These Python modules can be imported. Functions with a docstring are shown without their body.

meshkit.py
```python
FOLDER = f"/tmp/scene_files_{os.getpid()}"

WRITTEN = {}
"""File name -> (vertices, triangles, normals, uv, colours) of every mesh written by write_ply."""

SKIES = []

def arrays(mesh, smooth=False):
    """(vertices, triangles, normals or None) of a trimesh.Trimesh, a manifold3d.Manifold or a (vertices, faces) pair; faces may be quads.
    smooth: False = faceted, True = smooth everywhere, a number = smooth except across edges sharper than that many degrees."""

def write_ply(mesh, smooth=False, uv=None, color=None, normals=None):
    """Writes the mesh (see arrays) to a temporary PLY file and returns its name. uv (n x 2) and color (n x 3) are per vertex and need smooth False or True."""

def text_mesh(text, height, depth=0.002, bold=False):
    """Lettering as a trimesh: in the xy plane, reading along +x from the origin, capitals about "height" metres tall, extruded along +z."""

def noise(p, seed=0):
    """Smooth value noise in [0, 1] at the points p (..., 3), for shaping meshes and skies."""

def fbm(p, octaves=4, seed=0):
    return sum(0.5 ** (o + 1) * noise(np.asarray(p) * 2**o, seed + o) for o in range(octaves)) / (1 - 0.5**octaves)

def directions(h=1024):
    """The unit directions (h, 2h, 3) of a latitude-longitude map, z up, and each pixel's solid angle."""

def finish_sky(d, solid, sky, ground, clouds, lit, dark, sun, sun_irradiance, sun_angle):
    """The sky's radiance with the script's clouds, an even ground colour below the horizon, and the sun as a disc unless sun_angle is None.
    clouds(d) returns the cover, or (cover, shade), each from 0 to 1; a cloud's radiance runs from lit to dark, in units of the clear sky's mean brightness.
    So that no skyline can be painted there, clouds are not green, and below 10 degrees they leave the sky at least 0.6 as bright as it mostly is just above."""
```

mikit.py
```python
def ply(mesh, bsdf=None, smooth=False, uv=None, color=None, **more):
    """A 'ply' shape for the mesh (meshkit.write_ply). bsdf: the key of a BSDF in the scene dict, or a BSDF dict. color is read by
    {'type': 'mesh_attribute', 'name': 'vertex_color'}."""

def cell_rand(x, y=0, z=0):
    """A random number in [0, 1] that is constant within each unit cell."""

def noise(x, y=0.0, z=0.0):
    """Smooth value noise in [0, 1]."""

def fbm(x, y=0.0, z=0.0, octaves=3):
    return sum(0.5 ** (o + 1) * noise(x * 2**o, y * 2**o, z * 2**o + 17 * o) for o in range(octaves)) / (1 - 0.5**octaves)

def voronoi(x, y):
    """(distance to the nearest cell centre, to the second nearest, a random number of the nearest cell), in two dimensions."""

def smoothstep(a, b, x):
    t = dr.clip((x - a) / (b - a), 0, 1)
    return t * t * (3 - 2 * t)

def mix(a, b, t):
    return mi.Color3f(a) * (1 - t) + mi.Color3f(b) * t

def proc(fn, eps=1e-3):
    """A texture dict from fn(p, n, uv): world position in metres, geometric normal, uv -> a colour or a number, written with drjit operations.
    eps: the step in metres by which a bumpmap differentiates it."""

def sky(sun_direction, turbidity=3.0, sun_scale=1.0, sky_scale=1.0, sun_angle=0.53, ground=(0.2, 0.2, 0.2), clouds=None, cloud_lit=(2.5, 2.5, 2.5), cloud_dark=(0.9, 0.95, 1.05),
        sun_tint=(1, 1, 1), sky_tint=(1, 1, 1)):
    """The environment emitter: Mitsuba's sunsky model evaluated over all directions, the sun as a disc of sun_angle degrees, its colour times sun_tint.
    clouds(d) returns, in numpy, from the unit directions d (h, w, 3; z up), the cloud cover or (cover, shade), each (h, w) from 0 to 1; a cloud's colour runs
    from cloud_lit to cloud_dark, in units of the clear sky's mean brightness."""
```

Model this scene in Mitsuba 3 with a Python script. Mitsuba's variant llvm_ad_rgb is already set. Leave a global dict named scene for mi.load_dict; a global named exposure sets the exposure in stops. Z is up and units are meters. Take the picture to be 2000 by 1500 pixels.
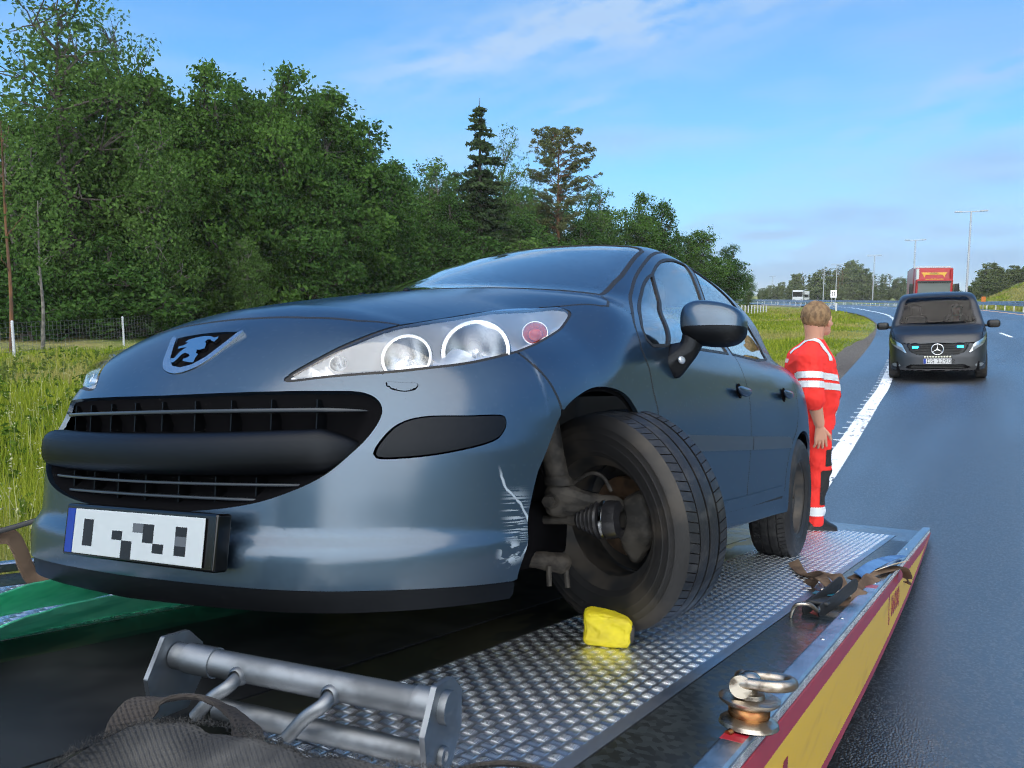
import math, random
import numpy as np, trimesh, manifold3d as m3, shapely
import shapely.geometry as sg
import drjit as dr, mitsuba as mi
import mikit, meshkit
from mikit import noise, fbm, voronoi, cell_rand, smoothstep, mix, proc
T = mi.ScalarTransform4f
scene, labels = {}, {}
PI = math.pi
# ---------------------------------------------------------------- camera, sky, exposure
YAW, PITCH, FOC, CAMH = 30.6, math.atan(173/1566.4), 1566.4, 1.85
_fw = np.array([-math.sin(math.radians(YAW))*math.cos(PITCH), math.cos(math.radians(YAW))*math.cos(PITCH), -math.sin(PITCH)])
scene['camera'] = {'type': 'perspective', 'fov': math.degrees(2*math.atan(1000/FOC)), 'fov_axis': 'x', 'near_clip': .05, 'far_clip': 6000.,
                   'to_world': T().look_at(origin=[0, 0, CAMH], target=(np.array([0, 0, CAMH]) + _fw).tolist(), up=[0, 0, 1])}
SUN = np.array([math.sin(math.radians(158))*math.cos(math.radians(48)), math.cos(math.radians(158))*math.cos(math.radians(48)), math.sin(math.radians(48))])
def _clouds(d):
    x, y, z = d[..., 0], d[..., 1], np.maximum(d[..., 2], .02)
    az, el = np.arctan2(x, y), np.arcsin(np.clip(d[..., 2], -1, 1))
    p = np.stack([x/(z + .12)*1.1 + 3.1, y/(z + .12)*.55, 0*z], -1)
    q = p + .8*(meshkit.fbm(p*1.3 + 9., 3)[..., None] - .5)
    wisp = np.clip((meshkit.fbm(q*[2.2, 5.0, 1], 5, 3) - .50)*3.0, 0, 1)*np.clip((meshkit.fbm(p*.7 + 5, 3, 8) - .40)*4, 0, 1)
    wm = 0
    for a0, e0, sa, se, tl, st in ((-22, 19.5, 3.2, 1.3, .12, 1.), (-27, 18, 8, 1.1, .28, .8), (-15, 18.5, 9, 1.6, .2, .55), (-20.5, 17.2, 1.2, .5, .1, .8), (-36, 15, 8, 2.5, .25, .35), (-25, 13, 4, .5, .2, .5), (1.5, 13.6, 3.5, .5, .2, .9), (-3, 10.6, 6, 1.2, .05, .5)):
        da, de = np.degrees(az) - a0, np.degrees(el) - e0; de = de - tl*da
        wm = wm + st*np.exp(-.5*(da/sa)**2 - .5*(de/se)**2)
    g = np.stack([np.degrees(az)*.35, np.degrees(el - .22*az)*1.5, 0*az], -1)
    wisp = np.clip(wisp*.5 + wm*np.clip(meshkit.fbm(g, 5, 9)*2.6 - .75, 0, 1), 0, 1)
    veil = np.clip((meshkit.fbm(p*.9 + 2, 4, 5) - .40)*1.5, 0, .45)
    b = np.stack([az*5., el*22., 0*az], -1)
    bank = np.clip((meshkit.fbm(b, 5, 12) - .36)*2.0, 0, 1)*np.clip((.36 - el)/.16, 0, 1)
    low = np.clip((.15 - el)/.15, 0, 1)
    cover = np.clip(.75*wisp + .18*veil + .60*bank + .62*low, 0, .8)
    shade = np.clip(.25*wisp*0 + .95*bank*np.clip((meshkit.fbm(b*[1., 1.6, 1] + 4, 4, 21) - .3)*2.2, 0, 1) + .55*low, 0, 1)
    return cover, shade
scene['sky'] = mikit.sky(SUN.tolist(), turbidity=2.6, sun_scale=1.02, sky_scale=1.2, sun_angle=108, sun_tint=(.88, .96, 1.06), sky_tint=(.58, .93, 1.15), ground=(.12, .14, .09),
                         clouds=_clouds, cloud_lit=(1.15, 1.55, 2.1), cloud_dark=(.75, 1.0, 1.5))
exposure = 2.25
# ---------------------------------------------------------------- helpers
def numbered(key):
    if key not in _used: _used.add(key); return key
    i = 1
    while f'{key}_{i:03d}' in _used: i += 1
    _used.add(f'{key}_{i:03d}'); return f'{key}_{i:03d}'
_used = set()
def thing(name, label, cat, group=None):
    k = numbered(name); labels[k] = {'label': label, 'category': cat}
    if group: labels[k]['group'] = group
    return k
def struct(name, mesh, mat, smooth=False, label=None, kind='structure', **kw):
    k = numbered(name); scene[k] = mikit.ply(mesh, mat, smooth, **kw); labels[k] = {'kind': kind}
    if label: labels[k]['label'] = label
    return k
def part(parent, name, mesh, mat, smooth=30, label=None, kind=None, tw=None, **kw):
    k = numbered(parent + '__' + name)
    d = mesh if isinstance(mesh, dict) else mikit.ply(mesh, mat, smooth, **kw)
    scene[k] = dict(d, to_world=tw) if tw is not None else d
    if label or kind: labels[k] = {a: b for a, b in (('label', label), ('kind', kind)) if b}
    return k
def single(name, label, cat, mesh, mat, smooth=30, group=None, tw=None):
    k = thing(name, label, cat, group); d = mesh if isinstance(mesh, dict) else mikit.ply(mesh, mat, smooth)
    scene[k] = dict(d, to_world=tw) if tw is not None else d
    return k
def cat(*ms):
    ms = [m for m in ms if m is not None]
    vs, fs, o = [], [], 0
    for m in ms:
        v, f = (m.vertices, m.faces) if hasattr(m, 'vertices') else (m[0], m[1])
        f = np.asarray(f); v = np.asarray(v, float)
        if f.shape[1] == 4: f = np.vstack([f[:, [0, 1, 2]], f[:, [0, 2, 3]]])
        vs.append(v); fs.append(f + o); o += len(v)
    return trimesh.Trimesh(np.vstack(vs), np.vstack(fs), process=False)
def xf(m, M):
    v, f = (m.vertices, m.faces) if hasattr(m, 'vertices') else m
    M = np.asarray(M, float); f = np.asarray(f)
    if np.linalg.det(M[:3, :3]) < 0: f = f[:, ::-1]
    return trimesh.Trimesh(np.asarray(v) @ M[:3, :3].T + M[:3, 3], f, process=False)
def mv(m, x=0, y=0, z=0): return xf(m, trimesh.transformations.translation_matrix([x, y, z]))
def rot(m, deg, axis, about=(0, 0, 0)): return xf(m, trimesh.transformations.rotation_matrix(math.radians(deg), axis, about))
def frame(o, x, y, z):
    M = np.eye(4); M[:3, 0], M[:3, 1], M[:3, 2], M[:3, 3] = x, y, z, o; return M
def bx(x0, x1, y0, y1, z0, z1, r=0.0):
    x0, x1 = sorted((x0, x1)); y0, y1 = sorted((y0, y1)); z0, z1 = sorted((z0, z1))
    if r <= 0:
        b = trimesh.creation.box([x1-x0, y1-y0, z1-z0]); b.apply_translation([(x0+x1)/2, (y0+y1)/2, (z0+z1)/2]); return b
    pts = []
    for x in (0, 1):
        for y in (0, 1):
            for z in (0, 1):
                c = np.array([x1 if x else x0, y1 if y else y0, z1 if z else z0]); sgn = np.array([x, y, z])*2 - 1
                for k in range(3):
                    q = c - sgn*r; q[k] = c[k]; pts.append(q)
    return trimesh.convex.convex_hull(np.array(pts))
def rbox(x0, x1, y0, y1, z0, z1, r, n=12):
    b = m3.Manifold.sphere(r, n)
    return mm(m3.Manifold.batch_hull([b.translate([x, y, z]) for x in (x0+r, x1-r) for y in (y0+r, y1-r) for z in (z0+r, z1-r)]))
def mm(man):
    m = man.to_mesh(); return trimesh.Trimesh(np.array(m.vert_properties[:, :3]), np.array(m.tri_verts), process=False)
def catmull(P, n=8, closed=False):
    P = np.asarray(P, float); N = len(P)
    if N < 3: return P
    Q = np.vstack([P[-1:], P, P[:2]]) if closed else np.vstack([2*P[0]-P[1], P, 2*P[-1]-P[-2]])
    out = []; t = np.arange(n)/n
    for i in range(N if closed else N-1):
        p0, p1, p2, p3 = Q[i:i+4]; tt = t[:, None]
        out.append(.5*(2*p1 + (p2-p0)*tt + (2*p0-5*p1+4*p2-p3)*tt**2 + (3*p1-p0-3*p2+p3)*tt**3))
    if not closed: out.append(P[-1:])
    return np.vstack(out)
def sweep(path, profile, up=(0, 0, 1), closed=False, cap=True, scale=None, twist=None):
    """profile (k,2) closed loop carried along path (n,3): first axis sideways, second along 'up'."""
    P = np.asarray(path, float); n, k = len(P), len(profile)
    Tn = np.roll(P, -1, 0) - np.roll(P, 1, 0) if closed else np.gradient(P, axis=0)
    Tn /= np.linalg.norm(Tn, axis=1, keepdims=True) + 1e-12
    U = np.broadcast_to(np.asarray(up, float), P.shape)
    S = np.cross(Tn, U); S /= np.linalg.norm(S, axis=1, keepdims=True) + 1e-12
    U = np.cross(S, Tn)
    sc = np.ones(n) if scale is None else np.asarray(scale, float)
    pr = np.asarray(profile, float)
    if twist is not None:
        a = np.asarray(twist); c, s = np.cos(a)[:, None], np.sin(a)[:, None]; S, U = S*c + U*s, U*c - S*s
    V = P[:, None] + sc[:, None, None]*(pr[None, :, :1]*S[:, None] + pr[None, :, 1:]*U[:, None])
    V = V.reshape(-1, 3)
    i, j = np.meshgrid(np.arange(n if closed else n-1), np.arange(k), indexing='ij')
    a, b = i*k + j, i*k + (j+1) % k; c, d = ((i+1) % n)*k + (j+1) % k, ((i+1) % n)*k + j
    Q = np.stack([a, d, c, b], -1).reshape(-1, 4)
    F = np.vstack([Q[:, [0, 1, 2]], Q[:, [0, 2, 3]]])
    if cap and not closed:
        c0, c1 = len(V), len(V) + 1
        V = np.vstack([V, V[:k].mean(0), V[-k:].mean(0)]); r = np.arange(k)
        F = np.vstack([F, np.stack([np.full(k, c0), r, (r+1) % k], 1), np.stack([np.full(k, c1), (n-1)*k + (r+1) % k, (n-1)*k + r], 1)])
    m = trimesh.Trimesh(V, F, process=False)
    if not closed and m.volume < 0: m.invert()
    return m
def circ(r, n=10, ry=None): a = np.arange(n)*2*PI/n; return np.stack([r*np.cos(a), (ry or r)*np.sin(a)], 1)
def tube(path, r, n=10, up=None, closed=False, scale=None):
    P = np.asarray(path, float)
    if up is None:
        d = np.abs(P[-1] - P[0]); up = (0, 0, 1) if d[2] < .8*np.linalg.norm(d) + 1e-9 else (.3, 1, 0)
    return sweep(P, circ(r, n), up, closed, scale=scale)
def cyl(p0, p1, r, n=16, r1=None):
    return tube([p0, (np.asarray(p0, float)+np.asarray(p1, float))/2, p1], 1.0, n, scale=[r, (r + (r if r1 is None else r1))/2, r if r1 is None else r1])
def lathe(prof, n=32, axis='z'):
    """prof (k,2): radius, height"""
    pr = np.asarray(prof, float); a = np.arange(n)*2*PI/n
    V = np.stack([pr[:, 0][:, None]*np.cos(a), pr[:, 0][:, None]*np.sin(a), np.broadcast_to(pr[:, 1][:, None], (len(pr), n))], -1).reshape(-1, 3)
    k = len(pr); i, j = np.meshgrid(np.arange(k-1), np.arange(n), indexing='ij')
    Q = np.stack([i*n+j, i*n+(j+1) % n, (i+1)*n+(j+1) % n, (i+1)*n+j], -1).reshape(-1, 4)
    m = trimesh.Trimesh(V, np.vstack([Q[:, [0, 1, 2]], Q[:, [0, 2, 3]]]), process=False)
    if axis == 'x': m = trimesh.Trimesh(m.vertices[:, [2, 0, 1]], m.faces, process=False)
    if axis == 'y': m = trimesh.Trimesh(m.vertices[:, [1, 2, 0]], m.faces, process=False)
    return m
def prism(poly, d, bevel=0):
    """poly (k,2) extruded along z from 0 to d"""
    g = sg.Polygon(poly) if not hasattr(poly, 'geom_type') else poly
    if not g.is_valid: g = g.buffer(0)
    gs = getattr(g, 'geoms', [g])
    return cat(*[trimesh.creation.extrude_polygon(x, d, engine='earcut') for x in gs if x.area > 1e-9])
def hull_chain(nodes, bones, seg=12, refine=None, smooth=4):
    """nodes {name: (xyz, r)}, bones [(a, b)]: one continuous rounded body"""
    S = {k: m3.Manifold.sphere(float(r), seg).translate([float(x) for x in p]) for k, (p, r) in nodes.items()}
    parts = [m3.Manifold.batch_hull([S[c] for c in b]) for b in bones]
    man = m3.Manifold.batch_boolean(parts, m3.OpType.Add)
    if refine: man = man.refine_to_length(refine)
    m = mm(man); m.merge_vertices()
    if smooth: trimesh.smoothing.filter_taubin(m, lamb=.5, nu=.53, iterations=smooth)
    return m
# ---- materials
def rgb(*c): return {'type': 'rgb', 'value': list(map(float, c))}
def two(b): return {'type': 'twosided', 'bsdf': b}
def prin(col, rough=.5, metal=0., **k): return {'type': 'principled', 'base_color': col if isinstance(col, dict) else rgb(*col), 'roughness': rough, 'metallic': metal, **k}
def mat(name, b, twosided=True): scene['mat_' + name] = two(b) if twosided else b; return 'mat_' + name
def plastic(col, alpha=.1, ior=1.5): return {'type': 'roughplastic', 'diffuse_reflectance': col if isinstance(col, dict) else rgb(*col), 'alpha': alpha, 'int_ior': ior, 'nonlinear': True}
def metal(col, alpha): return {'type': 'roughconductor', 'material': 'none', 'alpha': alpha, 'specular_reflectance': col if isinstance(col, dict) else rgb(*col)}
def bump(b, fn, eps=2e-3, scale=1.0): return {'type': 'bumpmap', 'bsdf': b, 'arbitrary': proc(fn, eps), 'scale': scale}
def vnoise(scale, c0, c1, octaves=3, lo=.3, hi=.7, aniso=(1, 1, 1)):
    return proc(lambda p, n, uv: mix(c0, c1, smoothstep(lo, hi, fbm(p.x*scale*aniso[0], p.y*scale*aniso[1], p.z*scale*aniso[2], octaves))))
# frames of the slide bed (deck) and of the car that stands on it, each: origin, rows = axes (backwards, left of the car, up)
DO = np.array([-1.64734, 1.86909, .85939])
DR = np.array([[.00034, .98539, -.17034], [.99926, .00622, .03797], [-.03847, .17023, .98465]])
_b = math.radians(2.8)
CR = np.array([DR[0], DR[1]*math.cos(_b) + DR[2]*math.sin(_b), DR[2]*math.cos(_b) - DR[1]*math.sin(_b)])
CO = DO + .8*DR[1] + .5*DR[2] - .8*CR[1] - .5*CR[2]
_y = math.radians(1.4)
BR = np.array([DR[0]*math.cos(_y) + DR[1]*math.sin(_y), DR[1]*math.cos(_y) - DR[0]*math.sin(_y), DR[2]])
CARM = frame(CO, *CR); DECKM = frame(DO, *BR); DCM = frame(DO, *DR)
# ---------------------------------------------------------------- ground, road, markings
EDGE = catmull([(5., -90), (3.2, -60), (.6, -30), (-.98, 0), (-1.41, 10.2), (-1.62, 15), (-1.85, 19.6), (-3.05, 36), (-5.3, 60), (-8.3, 84.5), (-12.4, 106), (-18.1, 131), (-26.5, 154), (-40, 176), (-60, 194), (-90, 208), (-130, 216), (-220, 224)], 24)
_l = np.concatenate([[0], np.cumsum(np.linalg.norm(np.diff(EDGE, axis=0), axis=1))])
_i0 = np.interp(0, EDGE[:, 1], _l)
def edge(l, u):
    """point at length l along the edge line (0 beside the camera), u metres to its right"""
    l = np.asarray(l, float) + _i0; P = np.stack([np.interp(l, _l, EDGE[:, k]) for k in (0, 1)], -1)
    Q = np.stack([np.interp(l + .5, _l, EDGE[:, k]) for k in (0, 1)], -1) - np.stack([np.interp(l - .5, _l, EDGE[:, k]) for k in (0, 1)], -1)
    Q /= np.linalg.norm(Q, axis=-1, keepdims=True); return P + np.stack([Q[..., 1], -Q[..., 0]], -1)*np.asarray(u)[..., None]
from scipy.spatial import cKDTree
_LL = np.arange(-85, 330, 1.0); _tree = cKDTree(edge(_LL, 0*_LL))
def road_u(x, y):
    """signed distance to the right of the edge line, and length along it"""
    P = np.stack([np.ravel(x), np.ravel(y)], -1).astype(float); d, i = _tree.query(P); c = edge(_LL[i], 0*d); r = edge(_LL[i], 0*d + 1) - c
    t = np.stack([-r[:, 1], r[:, 0]], -1); u = ((P - c)*r).sum(1); off = np.abs(((P - c)*t).sum(1))
    return np.where(off > 2, np.sign(u)*d, u).reshape(np.shape(x)), _LL[i].reshape(np.shape(x))
def bank(u, l): return .045*np.clip(u, -1., 12.)*np.clip((150 - np.asarray(l, float))/60, 0, 1)
def gz(x, y):
    x, y = np.asarray(x, float), np.asarray(y, float); u, l = road_u(x, y)
    n = meshkit.fbm(np.stack([x*.13, y*.13, 0*x], -1), 4, 2) - .5; n2 = meshkit.fbm(np.stack([x*.7, y*.7, 0*x], -1), 3, 7) - .5
    z = np.full(x.shape, -.03)
    L = np.clip(-u - 1.5, 0, None)
    z = np.where(u < -1.5, -.03 - .30*np.exp(-((L - 5)/3.2)**2)*np.clip((l - 60)/-50, .2, 1) + np.clip(L/6, 0, 1)*(n*.36 + n2*.08 - .22) + .012*np.clip(L - 26, 0, 40), z)
    R = np.clip(u - 24, 0, None); near = 1.
    hx = np.clip((x + 7)/26, 0, 1); hill = (1 - np.exp(-(R/14)**1.6))*(10 + 5*n)*hx*hx*(3 - 2*hx)  # the hill runs on out of view on the right, for the car door to reflect
    z = np.where(u > 24, z + hill, z); z = np.where((u > 10.4) & (u < 13.2), -.03 + .05*n2, z)
    z = z + np.where(u > -2.5, bank(u, l), bank(-1., l)*np.clip(1 - (-u - 2.5)/6, 0, 1))
    far = np.clip((y - 235)/120, 0, 1); z = z + far*(2.5 + 3*n)*(u < -1) 
    return z
def _axis(parts): return np.unique(np.concatenate([np.linspace(a, b, n) for a, b, n in parts]))
GX = _axis([(-3000, -400, 14), (-400, -120, 30), (-120, -45, 40), (-45, 5, 130), (5, 60, 50), (60, 260, 40), (260, 3000, 14)])
GY = _axis([(-2500, -60, 12), (-60, -6, 20), (-6, 45, 130), (45, 140, 90), (140, 420, 70), (420, 4000, 16)])
_X, _Y = np.meshgrid(GX, GY); _Z = gz(_X, _Y); _r, _c = _X.shape
_i, _j = np.meshgrid(np.arange(_r-1), np.arange(_c-1), indexing='ij'); _a = _i*_c + _j
_quads = np.stack([_a, _a+1, _a+_c+1, _a+_c], -1).reshape(-1, 4)
def _soil(p, n, uv):
    a = fbm(p.x*.35, p.y*.35, 0, 4); b = fbm(p.x*4.1, p.y*3.3, 2., 3); c = fbm(p.x*.06, p.y*.06, 5., 3)
    g = mix((.060, .085, .016), (.150, .165, .040), smoothstep(.3, .7, a*.6 + b*.4))
    g = mix(g, (.17, .13, .055), smoothstep(.50, .75, c*.55 + a*.45)*.7)
    return g
mat('meadow', prin(proc(_soil), .95))
struct('ground', (np.stack([_X, _Y, _Z], -1).reshape(-1, 3), _quads), 'mat_meadow', True, 'rough grassland beside the motorway')
# ---- asphalt
def strip(l, u0, u1, z, nu=2):
    l = np.asarray(l, float); us = [np.broadcast_to(u0, l.shape)*(1-k) + np.broadcast_to(u1, l.shape)*k for k in np.linspace(0, 1, nu)]
    V = np.stack([np.concatenate([edge(l, u), (z + bank(u, l))[:, None]], 1) for u in us], 1).reshape(-1, 3)
    i, j = np.meshgrid(np.arange(len(l)-1), np.arange(nu-1), indexing='ij'); a = i*nu + j
    return V, np.stack([a, a+1, a+nu+1, a+nu], -1).reshape(-1, 4)
_ll = np.concatenate([np.arange(-80, -10, 5), np.arange(-10, 60, 1.), np.arange(60, 300, 2.5)])
_ul = np.interp(_ll, [-80, 12, 40, 60, 80, 110, 130, 300], [-1.0, -.95, -1.0, -1.2, -2.0, -3.4, -4.0, -4.0])
def _asph(p, n, uv):
    d1, d2, r = voronoi(p.x*95, p.y*95)
    st = mix((.04, .042, .045), (.16, .165, .172), r*r)
    far = fbm(p.x*.5, p.y*.12, 0, 3); track = fbm(p.x*1.5, p.y*.05, 3., 2)
    return mix(st, (.085, .089, .095), .4)*(.75 + .35*far + .25*track)
def _asph_h(p, n, uv):
    d1, d2, r = voronoi(p.x*95, p.y*95)
    return smoothstep(.75, .15, d1)*(.35 + .65*r)*.0022
def _asph_r(p, n, uv): return .17 + .16*smoothstep(.35, .65, fbm(p.x*1.1, p.y*.35, 4., 3))
mat('asphalt', bump({'type': 'blendbsdf', 'weight': proc(lambda p, n, uv: .26 + .24*smoothstep(.3, .7, fbm(p.x*1.3, p.y*.22, 4., 3))), 'a': plastic(proc(_asph), .14, 1.5), 'b': metal((.90, .86, .80), .22)}, _asph_h, 1.2e-3))
mat('asphalt_far', {'type': 'blendbsdf', 'weight': .25, 'a': plastic(vnoise(.5, (.05, .052, .056), (.075, .078, .084), 3), .2), 'b': metal((.8, .84, .88), .25)})
struct('road', strip(_ll, _ul, 9.9, 0., 12), 'mat_asphalt', True, 'wet motorway carriageway curving to the left')
struct('road', strip(_ll, 13.4, 24.0, 0., 3), 'mat_asphalt_far', True, 'opposite carriageway behind the median rail')
mat('gravel', bump(prin(vnoise(60., (.035, .033, .032), (.14, .13, .12), 3, .35, .7), .9), lambda p, n, uv: voronoi(p.x*45, p.y*45)[0]*.006, 2e-3))
_gn = np.interp(_ll, [-80, 5, 12, 20, 30, 42, 50, 300], [1.6, 1.5, 1.2, .9, .7, .25, .08, .05])*(.85 + .5*meshkit.noise(np.stack([_ll*.6, 0*_ll, 0*_ll], -1)))
struct('gravel_verge', strip(_ll, _ul - _gn, _ul - .001, -.006, 3), 'mat_gravel', True, 'dark gravel strip between asphalt and grass')
def _wl(p, n, uv):
    w = smoothstep(.72, .60, fbm(p.x*26, p.y*9, 0, 4)*.7 + fbm(p.x*2, p.y*.7, 7., 3)*.3)
    return mix((.10, .10, .105), (.74, .76, .78), w)
mat('road_paint', bump(prin(proc(_wl), .35, specular=.5), lambda p, n, uv: voronoi(p.x*95, p.y*95)[0]*.0015, 1.5e-3))
struct('edge_line', strip(np.arange(-30, 260, 1.), -.11, .10, .004), 'mat_road_paint', False, 'white edge line of the hard shoulder')
_rb = [mv(bx(-.04, .04, -.016, .016, 0, .005), *edge(np.array([l]), np.array([-.15]))[0], bank(-.15, l) + .0002) for l in np.arange(6, 40, .55)]
struct('edge_line_studs', cat(*_rb), 'mat_road_paint', False, 'raised white rumble bars along the edge line', 'stuff')
for l0 in np.arange(26.6, 200, 11.):
    k = struct('lane_dash', strip(np.linspace(l0, l0 + 4.2, 4), 4.0, 4.14, .004), 'mat_road_paint', False)
mat('orange_paint', prin((.72, .36, .12), .5))
struct('median_line', strip(np.arange(-30, 240, 2.), 8.7, 8.88, .004), 'mat_orange_paint', False, 'orange line along the median')
# ---------------------------------------------------------------- car shell (car frame: s backwards from the front axle, t to the car's left, w up)
from scipy.interpolate import PchipInterpolator
def _sp(pts): 
    a = np.array(pts, float); return PchipInterpolator(a[:, 0], a[:, 1], extrapolate=True)
HC = _sp([(-1.2,.34),(-.95,.55),(-.86,.672),(-.82,.722),(-.765,.785),(-.714,.830),(-.60,.893),(-.45,.942),(-.2,1.007),(.09,1.072),(.25,1.098),(.6,1.12),(1.2,1.12),(2.2,1.13),(3.0,1.13),(3.4,1.1)])
HD = _sp([(-.9,.08),(-.735,.115),(-.45,.205),(-.06,.195),(.3,.09),(.6,.08),(3.4,.08)])       # crown drop at t = .75
FS = _sp([(0,-.845),(.2,-.832),(.4,-.800),(.52,-.752),(.62,-.668),(.70,-.562),(.76,-.45),(.80,-.33),(.9,.1)])  # plan outline of the nose
FW = _sp([(.10,.07),(.15,.015),(.20,-.012),(.27,-.026),(.322,-.028),(.337,-.026),(.380,-.002),(.46,0),(.54,.004),(.62,.035),(.70,.075),(.9,.20)])    # set-back with height
WS = _sp([(-1,.74),(-.5,.785),(-.2,.805),(.05,.814),(.5,.818),(1.2,.828),(2.0,.838),(2.5,.860),(2.75,.85),(2.95,.80),(3.2,.66)])
WW = _sp([(.10,.035),(.2,.018),(.30,.004),(.45,0),(.62,.0),(.74,.004),(.84,.014),(.92,.035),(1.0,.070),(1.10,.13),(1.3,.27)])
RC = _sp([(-1.3,-3),(-.8,-.4),(-.6,.48),(-.42,.775),(-.3,.865),(-.05,.99),(.12,1.07),(.24,1.12),(.45,1.213),(.7,1.318),(.95,1.41),(1.1,1.448),(1.3,1.48),(1.6,1.497),(2.0,1.49),(2.5,1.45),(2.8,1.395),(2.95,1.28),(3.06,1.10),(3.12,.95)])
RD = _sp([(-.3,.17),(.3,.118),(.6,.085),(1.0,.062),(1.6,.055),(3.2,.08)])                             # roof crown drop at t = .55
CW = _sp([(.9,.755),(1.0,.716),(1.1,.669),(1.2,.622),(1.3,.585),(1.4,.545),(1.5,.479)])      # cabin half width with height
CS = _sp([(-.3,-.03),(.2,-.012),(.6,0),(1.3,.016),(2.0,.016),(2.6,-.004),(3.1,-.10)])
def smax(a, b, k):
    h = np.clip(0.5 + 0.5*(a-b)/k, 0, 1); return b*(1-h) + a*h + k*h*(1-h)
def shell(s, t, w):
    t = np.abs(t); t = np.sqrt(t*t + 1e-6)
    top = (w - (HC(s) - HD(s)*(t/.75)**2.2))*np.where(s < -.3, .78, .95)
    side = t - (WS(s) - WW(w))
    front = (FS(t) + FW(w) - s)*.85
    rear = s - (3.17 - .10*(t/.7)**2 - .05*np.clip((w-.55)/.5, 0, 1)**2)
    body = smax(smax(front, side, .10), rear, .14)
    body = smax(body, top, .11)
    roof = (w - (RC(s) - RD(s)*(t/.55)**2))*.9
    cab = smax(smax(roof, (t - (CW(w) + CS(s)))*.9, .10), s - 3.14 + .5*(w - 1.0), .12)
    return -smax(-body, -cab, .035)
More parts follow.
